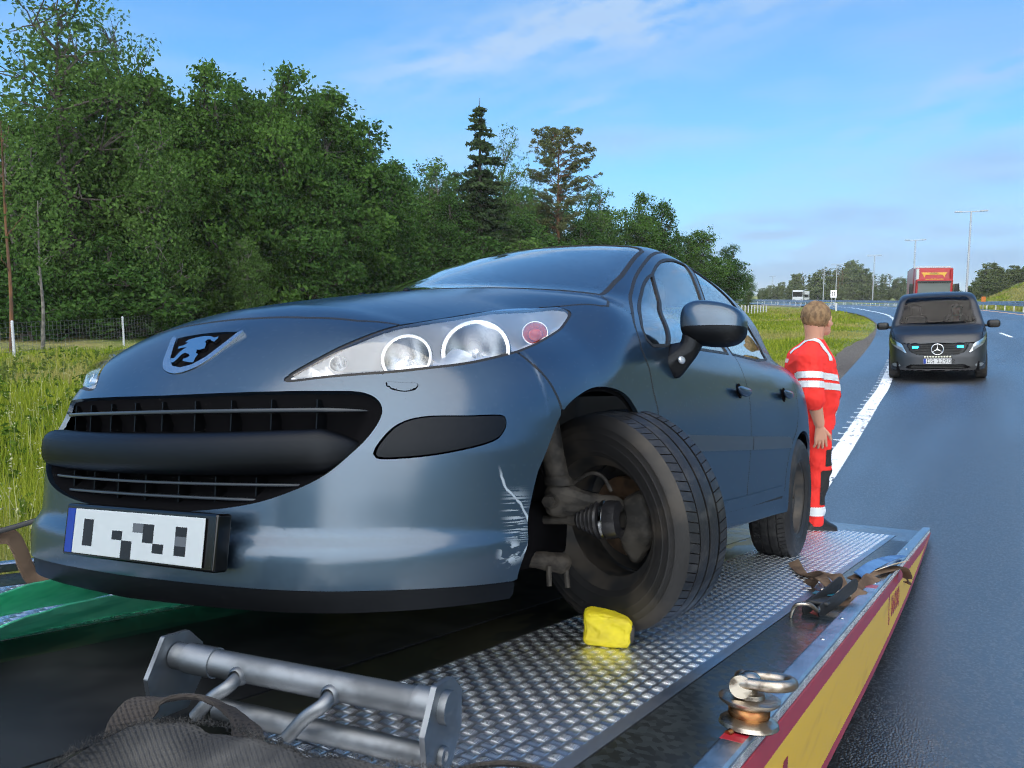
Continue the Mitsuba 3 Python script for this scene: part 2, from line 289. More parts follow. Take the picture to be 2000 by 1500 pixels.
def surface_net(F, lo, hi, h):
    ax = [np.arange(lo[k], hi[k] + h*.5, h) for k in range(3)]
    G = F(ax[0][:, None, None], ax[1][None, :, None], ax[2][None, None, :]); ins = G < 0
    n = np.array(G.shape) - 1
    cnt = np.zeros(n); acc = np.zeros((*n, 3)); quads = []
    def cell(sl): return tuple(sl)
    for k in range(3):
        a = [slice(None)]*3; b = [slice(None)]*3; a[k] = slice(0, -1); b[k] = slice(1, None)
        A, B = G[tuple(a)], G[tuple(b)]; I = np.argwhere((A < 0) != (B < 0))
        g0, g1 = A[tuple(I.T)], B[tuple(I.T)]; t = g0/(g0 - g1)
        P = np.stack([ax[m][I[:, m]] for m in range(3)], 1); P[:, k] += t*h
        u, v = [m for m in range(3) if m != k]
        if k == 1: u, v = v, u
        ok = (I[:, u] > 0) & (I[:, v] > 0) & (I[:, u] < n[u]) & (I[:, v] < n[v])
        I, P, g0 = I[ok], P[ok], g0[ok]
        cs = []
        for du, dv in ((-1, -1), (0, -1), (0, 0), (-1, 0)):
            C = I.copy(); C[:, u] += du; C[:, v] += dv; cs.append(C)
            np.add.at(cnt, tuple(C.T), 1); np.add.at(acc, tuple(C.T), P)
        q = np.stack([np.ravel_multi_index(C.T, n) for C in cs], 1); q[g0 > 0] = q[g0 > 0][:, ::-1]; quads.append(q)
    ids = np.flatnonzero(cnt.ravel()); mp = np.full(cnt.size, -1); mp[ids] = np.arange(len(ids))
    V = acc.reshape(-1, 3)[ids]/cnt.ravel()[ids][:, None]; Q = mp[np.vstack(quads)]
    return V, Q
def shell_grad(V, e=1.5e-3):
    g = np.stack([shell(*(V + d).T) - shell(*(V - d).T) for d in np.eye(3)*e], 1)/(2*e)
    return g
def onto(V, it=3):
    for _ in range(it):
        g = shell_grad(V); V = V - (shell(*V.T)/np.maximum((g*g).sum(1), 1e-6))[:, None]*g
    return V
def shell_n(V):
    g = shell_grad(V, 4e-3); return g/np.linalg.norm(g, axis=1, keepdims=True)
def sdf2(P, poly):
    """signed distance, positive inside the closed polygon"""
    A = np.asarray(poly, float); B = np.roll(A, -1, 0); D = np.full(len(P), 9.); inside = np.zeros(len(P), bool)
    lo, hi = A.min(0) - .12, A.max(0) + .12; near = ((P > lo) & (P < hi)).all(1); X = P[near]; d = np.full(len(X), 9.); c = np.zeros(len(X), bool)
    for a, b in zip(A, B):
        e = b - a; L = e @ e
        if L < 1e-12: continue
        w = X - a; t = np.clip(w @ e/L, 0, 1)
        d = np.minimum(d, np.hypot(w[:, 0] - t*e[0], w[:, 1] - t*e[1]))
        k = (a[1] > X[:, 1]) != (b[1] > X[:, 1])
        if a[1] != b[1]: c ^= k & (X[:, 0] < (b[0]-a[0])*(X[:, 1]-a[1])/(b[1]-a[1]) + a[0])
    D[near] = d; inside[near] = c
    return np.where(inside, D, -D)
def clip(V, F, d):
    """keep d > 0"""
    k = d > 0; s = k[F].sum(1); out = [F[s == 3]]; newV = [V]; base = len(V); cache = {}
    cut = F[(s == 1) | (s == 2)]
    if len(cut):
        kk = k[cut]; one = kk.sum(1) == 1
        lone = np.where(one[:, None], kk, ~kk).argmax(1)
        r = np.stack([cut[np.arange(len(cut)), (lone + j) % 3] for j in range(3)], 1)
        e = np.vstack([r[:, [0, 1]], r[:, [0, 2]]]); e.sort(1)
        u, inv = np.unique(e, axis=0, return_inverse=True); inv = inv.ravel()
        t = d[u[:, 0]]/(d[u[:, 0]] - d[u[:, 1]]); newV.append(V[u[:, 0]] + (V[u[:, 1]] - V[u[:, 0]])*t[:, None])
        p, q = base + inv[:len(r)], base + inv[len(r):]
        out.append(np.stack([r[:, 0], p, q], 1)[one])
        m = ~one; out += [np.stack([p, r[:, 1], r[:, 2]], 1)[m], np.stack([p, r[:, 2], q], 1)[m]]
    V = np.vstack(newV); F = np.vstack(out); used, inv = np.unique(F, return_inverse=True)
    return V[used], inv.reshape(-1, 3)
def panel(fields, depth=.014, lift=0., base=None):
    """a panel of the car's skin: where every field is positive, with its edges turned in"""
    V, F = base or SKIN
    d = fields(V) if callable(fields) else fields
    d = np.clip(d, -1, 1); near = d[F].max(1) > 0
    u, inv = np.unique(F[near], return_inverse=True); V, F, d = V[u], inv.reshape(-1, 3), d[u]
    V, F = clip(V, F, d); V = onto(V, 2); N = shell_n(V)
    if lift: V = V + N*lift
    if depth:
        e = np.vstack([F[:, [0, 1]], F[:, [1, 2]], F[:, [2, 0]]]); es = np.sort(e, 1)
        _, i, c = np.unique(es, axis=0, return_index=True, return_counts=True); e = e[i[c == 1]]
        a, b = e[:, 0], e[:, 1]; n = len(e); o = len(V)
        A, B = V[a], V[b]; Na, Nb = N[a], N[b]
        V = np.vstack([V, A, B, B - Nb*depth, A - Na*depth]); r = np.arange(n)
        F = np.vstack([F, np.stack([o+r, o+3*n+r, o+2*n+r], 1), np.stack([o+r, o+2*n+r, o+n+r], 1)])
        en = np.cross(B - A, Na); en /= np.linalg.norm(en, axis=1, keepdims=True) + 1e-12
        N = np.vstack([N, en, en, en, en])
        N /= np.linalg.norm(N, axis=1, keepdims=True) + 1e-12
    return V, F, N
def ring(fn, lo, hi, sel, depth=.008, lift=0.):
    """a narrow band of the skin where lo < fn < hi, cut on a finer mesh"""
    V, F = SKIN; d = fn(V); k = (np.abs(d[F]).min(1) < .022) & sel[F].all(1); u, inv = np.unique(F[k], return_inverse=True); V, F = V[u], inv.reshape(-1, 3)
    for _ in range(2): V, F = trimesh.remesh.subdivide(V, F)
    V = onto(V, 2); V, F = clip(V, F, fn(V) - lo); return panel(lambda X: hi - fn(X), depth, lift, (V, F))
def largest(V, F, N):
    import scipy.sparse as sps, scipy.sparse.csgraph
    _, vk = np.unique(np.round(V, 5), axis=0, return_inverse=True); vk = vk.ravel(); n = vk.max() + 1; e = vk[np.vstack([F[:, [0, 1]], F[:, [1, 2]]])]
    _, lab = sps.csgraph.connected_components(sps.coo_matrix((np.ones(len(e)), (e[:, 0], e[:, 1])), shape=(n, n)), False)
    fl = lab[vk[F[:, 0]]]; u, inv = np.unique(F[fl == np.bincount(fl).argmax()], return_inverse=True); return V[u], inv.reshape(-1, 3), N[u]
def skin_ply(V, F, N, m, M=None):
    M = CARM if M is None else M; A = M[:3, :3]; W = V @ A.T + M[:3, 3]; n = N @ A.T
    if np.linalg.det(A) < 0: F = F[:, ::-1]
    return {'type': 'ply', 'filename': meshkit.write_ply((W, F), False, normals=n), 'face_normals': False, 'bsdf': {'type': 'ref', 'id': m}}
def mirror(V, F, N): return V*[1, -1, 1], F[:, ::-1], N*[1, -1, 1]
_V, _Q = surface_net(shell, (-.92, -.92, .12), (3.26, .92, 1.54), .0125)
_F = np.vstack([_Q[:, [0, 1, 2]], _Q[:, [0, 2, 3]]]); _V = onto(_V, 3)
_n = shell_n(_V); _fn = np.cross(_V[_F[:, 1]] - _V[_F[:, 0]], _V[_F[:, 2]] - _V[_F[:, 0]])
if ((_fn*_n[_F[:, 0]]).sum(1) > 0).mean() < .5: _F = _F[:, ::-1]
SKIN = (_V, _F)
# ---- outlines, in the car's own plans
def sym(h): h = list(h); return [(a, b) for a, b in h] + [(a, -b) for a, b in reversed(h)]
GRILLE = catmull([(0, .668), (.292, .671), (.45, .671), (.535, .668), (.572, .640), (.573, .595), (.55, .546), (.489, .487), (.383, .442), (.253, .418), (.1, .406)], 6)
GRILLE = np.vstack([GRILLE, (GRILLE*[-1, 1])[::-1]])                                             # (t, w)
HOOD = np.array(sym([(-.604, 0), (-.601, .106), (-.588, .269), (-.559, .406), (-.499, .506), (-.36, .52), (-.15, .53), (.05, .575), (.13, .632), (.205, .696), (.235, .706), (.30, .68), (.372, .628), (.323, .506), (.222, .368), (.130, .228), (.073, .105), (.062, 0)]))  # (s, t)
WIND = np.array(sym([(.078, 0), (.088, .105), (.144, .228), (.236, .368), (.335, .506), (.39, .616), (.476, .608), (.62, .595), (.844, .556), (1.0, .53), (1.045, .50), (1.05, .3), (1.04, 0)]))
HL3 = np.array([(-.735, .355, .700), (-.669, .415, .762), (-.575, .475, .817), (-.377, .510, .879), (-.136, .522, .935), (.047, .581, .966), (.09, .622, .968), (.080, .654, .949), (.012, .674, .912), (-.089, .693, .868), (-.276, .71, .804), (-.424, .683, .761), (-.549, .626, .733), (-.659, .528, .713)])
_hn = np.array([-.52, .50, .69]); _hn /= np.linalg.norm(_hn); _hx = np.cross([0, 0, 1.], _hn); _hx /= np.linalg.norm(_hx); _hy = np.cross(_hn, _hx)
HL2 = catmull(np.stack([HL3 @ _hx, HL3 @ _hy], 1), 6, True)
def D_hl(V): W = V*[1, 1, 1]; W = np.stack([V[:, 0], np.abs(V[:, 1]), V[:, 2]], 1); return np.where(V[:, 0] < .3, sdf2(np.stack([W @ _hx, W @ _hy], 1), HL2), -1)
def D_hood(V): return np.where(V[:, 2] > .6, sdf2(V[:, :2], HOOD), -1)
def D_wind(V): return np.where(V[:, 2] > .9, sdf2(V[:, :2], WIND), -1)
def D_grille(V): return np.where(V[:, 0] < -.4, sdf2(V[:, 1:], GRILLE), -1)
def side(poly): return lambda V: np.where(np.abs(V[:, 1]) > .40, sdf2(V[:, [0, 2]], poly), -1)
QUARTER = catmull([(.352, .900), (.359, .939), (.45, 1.0), (.575, 1.066), (.70, 1.143), (.800, 1.195)], 4).tolist() + [(.858, 1.218), (.785, 1.101), (.548, .906), (.45, .893), (.395, .887)]
FGLASS = catmull([(.878, 1.228), (.985, 1.284), (1.12, 1.335), (1.308, 1.378), (1.470, 1.395)], 4).tolist() + [(1.46, 1.25), (1.385, 1.05), (1.345, .966), (.95, .938), (.568, .909), (.80, 1.101)]
RGLASS = [(1.545, 1.398)] + catmull([(1.60, 1.399), (1.75, 1.395), (1.95, 1.374), (2.15, 1.322), (2.30, 1.245), (2.395, 1.155), (2.39, 1.10), (2.31, 1.055), (2.215, 1.033), (1.936, .998)], 4).tolist() + [(1.43, .973), (1.48, 1.10), (1.53, 1.25)]
WHEELARCH_F = catmull([(-.415, .15), (-.415, .264), (-.384, .339), (-.377, .408), (-.351, .490), (-.33, .526), (-.247, .644), (-.143, .701), (-.041, .722), (.091, .717), (.178, .680), (.27, .60), (.325, .50), (.35, .40), (.36, .30), (.36, .15)], 4)
WHEELARCH_R = catmull([(2.18, .10), (2.185, .28), (2.20, .40), (2.245, .51), (2.33, .60), (2.44, .655), (2.56, .67), (2.68, .65), (2.79, .59), (2.87, .49), (2.90, .37), (2.90, .10)], 4)
FDOOR = catmull([(.276, .863), (.306, .948), (.486, 1.049), (.681, 1.171), (.906, 1.289), (1.089, 1.362), (1.30, 1.415), (1.50, 1.432)], 4).tolist() + [(1.505, 1.40), (1.475, 1.20), (1.445, .955), (1.472, .867), (1.490, .779), (1.461, .624), (1.44, .473), (1.41, .36), (1.37, .325)] + [(.46, .315), (.40, .36), (.375, .50), (.365, .68), (.333, .741), (.32, .804)]
RDOOR = [(1.505, 1.40), (1.475, 1.20), (1.445, .955), (1.472, .867), (1.490, .779), (1.461, .624), (1.44, .473), (1.41, .36), (1.37, .325), (2.06, .335)] + catmull([(2.11, .37), (2.14, .45), (2.19, .53), (2.26, .60), (2.37, .68), (2.42, .76), (2.44, .86), (2.47, 1.0), (2.46, 1.12), (2.38, 1.25), (2.24, 1.35), (2.05, 1.41), (1.85, 1.432), (1.52, 1.436)], 4).tolist()
D_arch = lambda V: np.maximum(side(WHEELARCH_F)(V), side(WHEELARCH_R)(V))
D_glass = lambda V: np.maximum(np.maximum(side(QUARTER)(V), side(FGLASS)(V)), side(RGLASS)(V))
D_fdoor, D_rdoor = side(FDOOR), side(RDOOR)
_spl = _sp([(.1, -.242), (.55, -.240), (.644, -.247), (.70, -.268), (.75, -.297), (.79, -.322), (.86, -.36), (1.2, -.5)])
def D_bump(V): return _spl(V[:, 2]) - V[:, 0]                                                  # positive in front of the bumper's rear edge
FOG = catmull([(-.700, .536), (-.690, .562), (-.655, .600), (-.607, .619), (-.52, .624), (-.448, .628), (-.436, .618), (-.445, .595), (-.481, .569), (-.594, .541), (-.68, .530)], 5, True)
def D_fog(V): return np.where(np.abs(V[:, 1]) > .4, sdf2(V[:, [0, 2]], FOG), -1)
LIPW = _sp([(-1, .262), (-.77, .262), (-.42, .258), (3.3, .258)])
def allmin(*a):
    o = a[0]
    for b in a[1:]: o = np.minimum(o, b)
    return o
V0 = SKIN[0]; L_, R_ = V0[:, 1], -V0[:, 1]
f_hl, f_hood, f_wind, f_gr, f_arch, f_glass, f_fd, f_rd, f_bump, f_fog = (g(V0) for g in (D_hl, D_hood, D_wind, D_grille, D_arch, D_glass, D_fdoor, D_rdoor, D_bump, D_fog))
REARGL = [(2.62, -.55), (2.62, .55), (2.86, .50), (3.05, .56), (3.05, -.56), (2.86, -.50)]
f_rear = np.where(V0[:, 2] > 1.08, sdf2(V0[:, :2], REARGL), -1)
D_tail = lambda V: np.where(V[:, 0] > 2.4, sdf2(V[:, [0, 2]], [(2.86, .78), (2.80, .95), (2.88, 1.06), (3.2, 1.06), (3.2, .78)]), -1)
f_tail = np.where(np.abs(V0[:, 1]) > .48, D_tail(V0), -1)
g = .0022
WASHER_D = np.where(V0[:, 1] > .4, sdf2(V0[:, [0, 2]], catmull([(-.646, .694), (-.645, .681), (-.625, .675), (-.604, .682), (-.598, .694)], 3, False)), -1)
# ---- materials of the car
def _paint(col, flop):
    return {'type': 'blendbsdf', 'weight': .30, 'a': plastic(col, .035, 1.8), 'b': metal(flop, .24)}
def _scr(p, n, uv):
    q = mi.Point3f(p) - mi.Point3f(*CO.tolist())
    s = q.x*CR[0, 0] + q.y*CR[0, 1] + q.z*CR[0, 2]; t = q.x*CR[1, 0] + q.y*CR[1, 1] + q.z*CR[1, 2]; w = q.x*CR[2, 0] + q.y*CR[2, 1] + q.z*CR[2, 2]
    a = s + .012*(fbm(w*30, s*10, 0, 3) - .5); b = w + .02*(fbm(s*40, w*12, 3., 3) - .5)
    e1 = dr.abs(a + .405 + .25*dr.square(b - .40)*8*(1) - .035*dr.sin(b*22)) 
    line = smoothstep(.0055, .0015, e1)*smoothstep(.30, .33, w)*smoothstep(.52, .48, w)
    blot = smoothstep(.052, .018, dr.sqrt(dr.square(a + .435) + dr.square((b - .322)*1.5)))*smoothstep(.47, .60, fbm(s*38, w*95, 1., 4))
    comb = smoothstep(.53, .60, noise(s*16, w*420, 2.))*smoothstep(.05, .0, dr.abs(a + .415))*smoothstep(.33, .36, w)*smoothstep(.475, .43, w)
    m = dr.maximum(dr.maximum(line, .9*blot), .8*comb)*smoothstep(.6, .7, t)
    chips = smoothstep(.80, .84, noise(s*95, t*95, w*95))*.012
    return dr.clip(m + chips, 0, 1)
mat('paint', {'type': 'blendbsdf', 'weight': proc(_scr), 'a': _paint((.030, .052, .082), (.18, .29, .42)), 'b': plastic((.55, .62, .68), .3)})
mat('black_plastic', bump({**plastic((.008, .0085, .010), .24, 1.45), 'specular_reflectance': rgb(.5, .55, .62)}, lambda p, n, uv: fbm(p.x*900, p.y*900, p.z*900, 2)*.00025))
mat('gloss_black', plastic((.006, .006, .007), .04))
mat('void', {'type': 'diffuse', 'reflectance': rgb(.006, .006, .007)})  # near black; also puts the shade of recesses and undersides into the colour
mat('rubber_seal', prin((.010, .010, .011), .55))  # real seals, and the shade painted into the shut lines
mat('glass', {'type': 'thindielectric', 'int_ior': 1.62, 'specular_transmittance': rgb(.55, .60, .60)}, False)
mat('screen_glass', {'type': 'thindielectric', 'int_ior': 2.9, 'specular_transmittance': rgb(.5, .56, .58)}, False)
mat('clear_lens', {'type': 'thindielectric', 'int_ior': 1.52}, False)
mat('chrome', metal((.66, .68, .70), .06))
mat('satin_chrome', metal((.60, .62, .65), .17)); mat('reflector', metal((.56, .58, .60), .08))
mat('amber', plastic((.75, .16, .04), .12))
mat('red_lens', plastic((.45, .01, .012), .05))
mat('interior', prin((.02, .021, .024), .8))
mat('white_print', plastic((.72, .76, .78), .25)); mat('blue_print', plastic((.01, .07, .48), .25)); mat('dark_print', plastic((.012, .012, .016), .3)); mat('grey_print', plastic((.20, .22, .25), .3))
car = thing('parked_car', 'dark blue grey hatchback with a broken front wheel standing on the truck bed', 'car')
def cpart(name, data, m, **k): return part(car, name, skin_ply(*data, m), None, **k)
_open = allmin(-f_hl - .003, -f_wind - .004, -f_glass - .004, -f_arch, V0[:, 2] - LIPW(V0[:, 0]))
_body = allmin(_open, -f_bump - g, -f_hood - g, -f_fd - .0036, -f_rd - .0036, -f_rear - .004, -f_tail - .003, V0[:, 0] + .40)
_fend = allmin(_body, np.maximum(.40 - V0[:, 0], -1), 1.075 - .0*V0[:, 0] - V0[:, 2] - .9*(V0[:, 0] - .25))
cpart('body_shell', panel(allmin(_body, -allmin(.40 - V0[:, 0], 1.075 - V0[:, 2] - .9*(V0[:, 0] - .25)) - .002)), 'mat_paint')
for sd, nm in ((L_, 'left'), (R_, 'right')): cpart('fender', largest(*panel(allmin(_fend - g*0, sd))), 'mat_paint', label=f'front wing on the car\'s {nm} side')
cpart('bonnet', panel(allmin(f_hood - g, -f_hl - .003, -f_wind - .006)), 'mat_paint')
EMB_C = np.array([-.703, 0, .782]); EMB_N = None
_ec = onto(np.array([[-.722, 0, .778]]), 4)[0]; _en = shell_n(_ec[None])[0]; _ex = np.array([0, 1., 0]); _ey = np.cross(_en, _ex); _ey *= np.sign(_ey[2]); 
SHIELD = catmull([(-.130, .070), (-.124, .084), (-.06, .089), (0, .090), (.06, .089), (.124, .084), (.130, .070), (.112, .035), (.085, -.015), (.050, -.045), (0, -.058), (-.050, -.045), (-.085, -.015), (-.112, .035)], 4, True)
f_shield = np.where(V0[:, 0] < -.5, sdf2(np.stack([(V0 - _ec) @ _ex, (V0 - _ec) @ _ey], 1), SHIELD), -1)
cpart('front_bumper', panel(allmin(_open, f_bump - g, -f_hood - g, -f_gr - .002, -f_fog - .002, -f_shield - .001, -WASHER_D - .0015), depth=.03), 'mat_paint')
for sd in (L_, R_):
    cpart('front_door', panel(allmin(f_fd - .0036, -f_glass - .003, sd)), 'mat_paint')
    cpart('rear_door', panel(allmin(f_rd - .0036, -f_glass - .003, -f_arch - .012, sd)), 'mat_paint')
    for nm, pl in (('front_quarter_glass', QUARTER), ('front_door_glass', FGLASS), ('rear_door_glass', RGLASS)):
        cpart(nm, panel(allmin(side(pl)(V0) + .001, sd), 0, -.004), 'mat_glass')
        cpart('window_seal', ring(side(pl), -.008, .003, sd > .2, .006, .0015), 'mat_rubber_seal')
    Vb, Fb, Nb = panel(allmin(f_hl - .007, sd), 0, .001); cpart('headlight_lens', (Vb + Nb*np.clip((D_hl(Vb) - .007)*.5, 0, .024)[:, None], Fb, Nb), 'mat_clear_lens')
    cpart('headlight_seal', ring(D_hl, -.0035, .0065, sd > .1, .008, -.003), 'mat_rubber_seal')
    cpart('fog_lamp_blank', panel(allmin(f_fog - .002, sd), .012, .004), 'mat_black_plastic')
    cpart('tail_light', panel(allmin(f_tail - .001, sd)), 'mat_red_lens')
for sd, _nm in ((L_, 'l'), (R_, 'r')):  # flush dark strips stand in for the shade inside the shut lines
    cpart('front_door_gap_shade', ring(D_fdoor, -.0050, .0050, sd > .2, 0, .0003), 'mat_rubber_seal'); cpart('rear_door_gap_shade', ring(D_rdoor, -.0050, .0050, sd > .2, 0, .0003), 'mat_rubber_seal')
    cpart('wing_gap_shade', ring(D_bump, -.0042, .0042, (sd > .5) & (f_hl < -.004) & (V0[:, 2] > .3) & (f_arch < -.004), 0, .0003), 'mat_rubber_seal')
cpart('bonnet_gap_shade', ring(D_hood, -.0042, .0042, (f_hl < -.004) & (f_wind < -.012), 0, .0003), 'mat_rubber_seal', kind='stuff')  # bonnet shut line: its shade is a flush dark strip too
cpart('washer_cover', panel(WASHER_D, .006, .002), 'mat_paint')
cpart('windscreen', panel(f_wind - .002, 0, -.003), 'mat_screen_glass')
cpart('windscreen_seal', ring(D_wind, -.0045, .010, np.ones(len(V0), bool), .008, .0008), 'mat_rubber_seal')
cpart('rear_window', panel(f_rear, 0, -.003), 'mat_glass')
cpart('lower_lip', panel(allmin(LIPW(V0[:, 0]) - .002 - V0[:, 2], -f_arch, -V0[:, 0] - .15, V0[:, 2] - .208 - .012*np.abs(V0[:, 1])), .02, -.006), 'mat_black_plastic')
# added dark liner inside the skin, standing in for shade behind gaps and grille
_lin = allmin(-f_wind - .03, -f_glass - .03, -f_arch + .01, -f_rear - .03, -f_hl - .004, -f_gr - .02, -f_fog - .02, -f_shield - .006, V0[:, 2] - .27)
Vl, Fl, Nl = panel(_lin, 0); cpart('added_shade_liner', (Vl - Nl*.020, Fl, Nl), 'mat_void')
def cmesh(name, m, material, smooth=30, parent=None, **k): return part(parent or car, name, xf(m, CARM), material, smooth, **k)
def dmesh(name, m, material, smooth=30, parent=None, **k): return part(parent or car, name, xf(m, DCM), material, smooth, **k)
# side trim, handles, sills
for sgn, sd in ((1, L_), (-1, R_)):
    for nm, pl in (('front_door_strip', [(.50, .600), (.55, .606), (1.441, .619), (1.436, .562), (.52, .550)]), ('rear_door_strip', [(1.452, .619), (2.16, .632), (2.20, .615), (2.19, .575), (1.447, .562)])):
        cpart(nm, panel(allmin(side(np.array(pl))(V0), sd), .014, .015), 'mat_trim')
    cpart('sill_ledge', panel(allmin(side(np.array([(.50, .352), (1.40, .372), (2.07, .392), (2.05, .345), (1.42, .325), (.46, .315)]))(V0), sd), .02, .012), 'mat_paint')
    cpart('lower_sill', panel(allmin(side(np.array([(.42, .312), (2.10, .326), (2.14, .258), (.42, .240)]))(V0), sd), .02, -.004), 'mat_trim')
    for s0, w0 in ((1.335, .800), (2.17, .842)):
        t0 = WS(s0) - WW(w0)
        g0 = trimesh.creation.icosphere(3, 1.0); v = g0.vertices*[.105, .017, .020]; v[:, 1] *= 1 - .25*(g0.vertices[:, 0])**2
        v[:, 2] += .010*g0.vertices[:, 0]**2
        h = trimesh.Trimesh(v, g0.faces, process=False)
        hk = cmesh('door_handle', mv(h, s0, sgn*(t0 + .026), w0), 'mat_paint', True)
        cup = trimesh.creation.icosphere(3, 1.0); cup = trimesh.Trimesh(cup.vertices*[.040, .006, .040], cup.faces, process=False)
        cmesh('handle_recess_shade', mv(cup, s0 - .005, sgn*(t0 + .001), w0 - .004), 'mat_void', True, hk)  # flat dark disc stands in for the shaded hollow behind the handle
mat('trim', plastic((.075, .092, .112), .14))  # lightened: the relief highlight of the rub strips is put into this colour
# grille: recess blackened for its deep shade, protruding bumper bar, slats and ribs
V1, F1, N1 = panel(f_gr + .012, 0); 
dpt = np.clip(sdf2(V1[:, 1:], GRILLE)*1.3 + .012, .012, .075)
cpart('grille_recess', (V1 - N1*dpt[:, None], F1, N1), 'mat_void')
def noseS(t, w): return FS(np.abs(t)) + FW(w)
def bar(w0, rise, half, hgt, out, dep, n=61, shape=4):
    t = np.linspace(-half, half, n); e = np.clip((1 - np.abs(t)/half)/.12, 0, 1)**.5
    w = w0 + rise*(np.abs(t)/half)**2
    P = np.stack([noseS(t, w) - out + dep*.5 + (1 - e)*.03, t, w], 1)
    a = np.arange(20)*2*PI/20; pr = np.stack([np.sign(np.cos(a))*np.abs(np.cos(a))**(2/shape)*dep*.5, np.sign(np.sin(a))*np.abs(np.sin(a))**(2/shape)*hgt*.5], 1)
    return sweep(P, pr, (0, 0, 1), scale=np.maximum(e, .12))
gk = cmesh('bumper_bar', bar(.532, .014, .540, .098, .014, .10, 81, 2.8), 'mat_black_plastic', 50)
cmesh('grille_slat', bar(.630, .002, .535, .010, -.012, .022), 'mat_trim', 50)
cmesh('grille_slat', bar(.468, .004, .462, .007, -.014, .020), 'mat_trim', 50)
cmesh('grille_slat', bar(.438, .000, .36, .007, -.014, .020), 'mat_trim', 50)
for k in range(9):
    t = -.44 + k*.11
    cmesh('grille_rib', mv(bx(0, .03, -.0018, .0018, .585, .655), noseS(t, .62) + .03, t, 0), 'mat_black_plastic')
    if abs(t) < .40: cmesh('grille_rib', mv(bx(0, .03, -.0018, .0018, .425 if abs(t) < .3 else .445, .485), noseS(t, .45) + .03, t, 0), 'mat_black_plastic')
cmesh('radiator', bx(-.66, -.62, -.40, .40, .40, .66), 'mat_interior')
# badge
ek = cmesh('badge', None or xf(prism(sg.Polygon(SHIELD).buffer(.001), .003), frame(_ec - _en*.016, _ex, _ey, _en)), 'mat_void')
ring_ = sg.Polygon(SHIELD).difference(sg.Polygon([(-.20, .12), (.20, .12), (.114, .076), (.093, .038), (.066, -.006), (.036, -.030), (0, -.038), (-.036, -.030), (-.066, -.006), (-.093, .038), (-.114, .076)]))
cmesh('badge_frame', xf(prism(ring_, .013), frame(_ec - _en*.013, _ex, _ey, _en)), 'mat_satin_chrome', 40, ek)
LION = [(-0.0669, -0.0085), (-0.0676, -0.0012), (-0.0528, -0.0022), (-0.0506, 0.0196), (-0.0442, 0.0302), (-0.0343, 0.0369), (-0.0505, 0.0374), (-0.0697, 0.0344), (-0.0722, 0.0417), (-0.0565, 0.0442), (-0.0458, 0.0546), (-0.0603, 0.0576), (-0.0546, 0.0647), (-0.0318, 0.0703), (-0.0032, 0.0735), (0.0218, 0.0713), (0.0411, 0.064), (0.0541, 0.0666), (0.0569, 0.0608), (0.0525, 0.0501), (0.0391, 0.0549), (0.0301, 0.0612), (0.0183, 0.0593), (0.0174, 0.0512), (0.0281, 0.043), (0.0351, 0.0278), (0.0198, 0.0236), (0.0079, 0.0263), (0.017, 0.0111), (0.0284, 0.0067), (0.0293, -0.0077), (0.0346, -0.0204), (0.0186, -0.0194), (-0.0101, -0.0129), (-0.0137, -0.0066), (-0.0027, -0.0037), (0.0029, 0.0031), (-0.0079, 0.0111), (-0.0268, 0.0172), (-0.0353, 0.0112), (-0.0389, -0.0067), (-0.0428, -0.0155), (-0.0536, -0.0166)]
lion = sg.Polygon(LION).buffer(0).buffer(.0008)
cmesh('badge_lion', xf(prism(np.array(max(getattr(lion, 'geoms', [lion]), key=lambda q: q.area).exterior.coords), .009), frame(_ec - _en*.010 + _ex*-.002, _ex, _ey, _en)), 'mat_chrome', 30, ek)
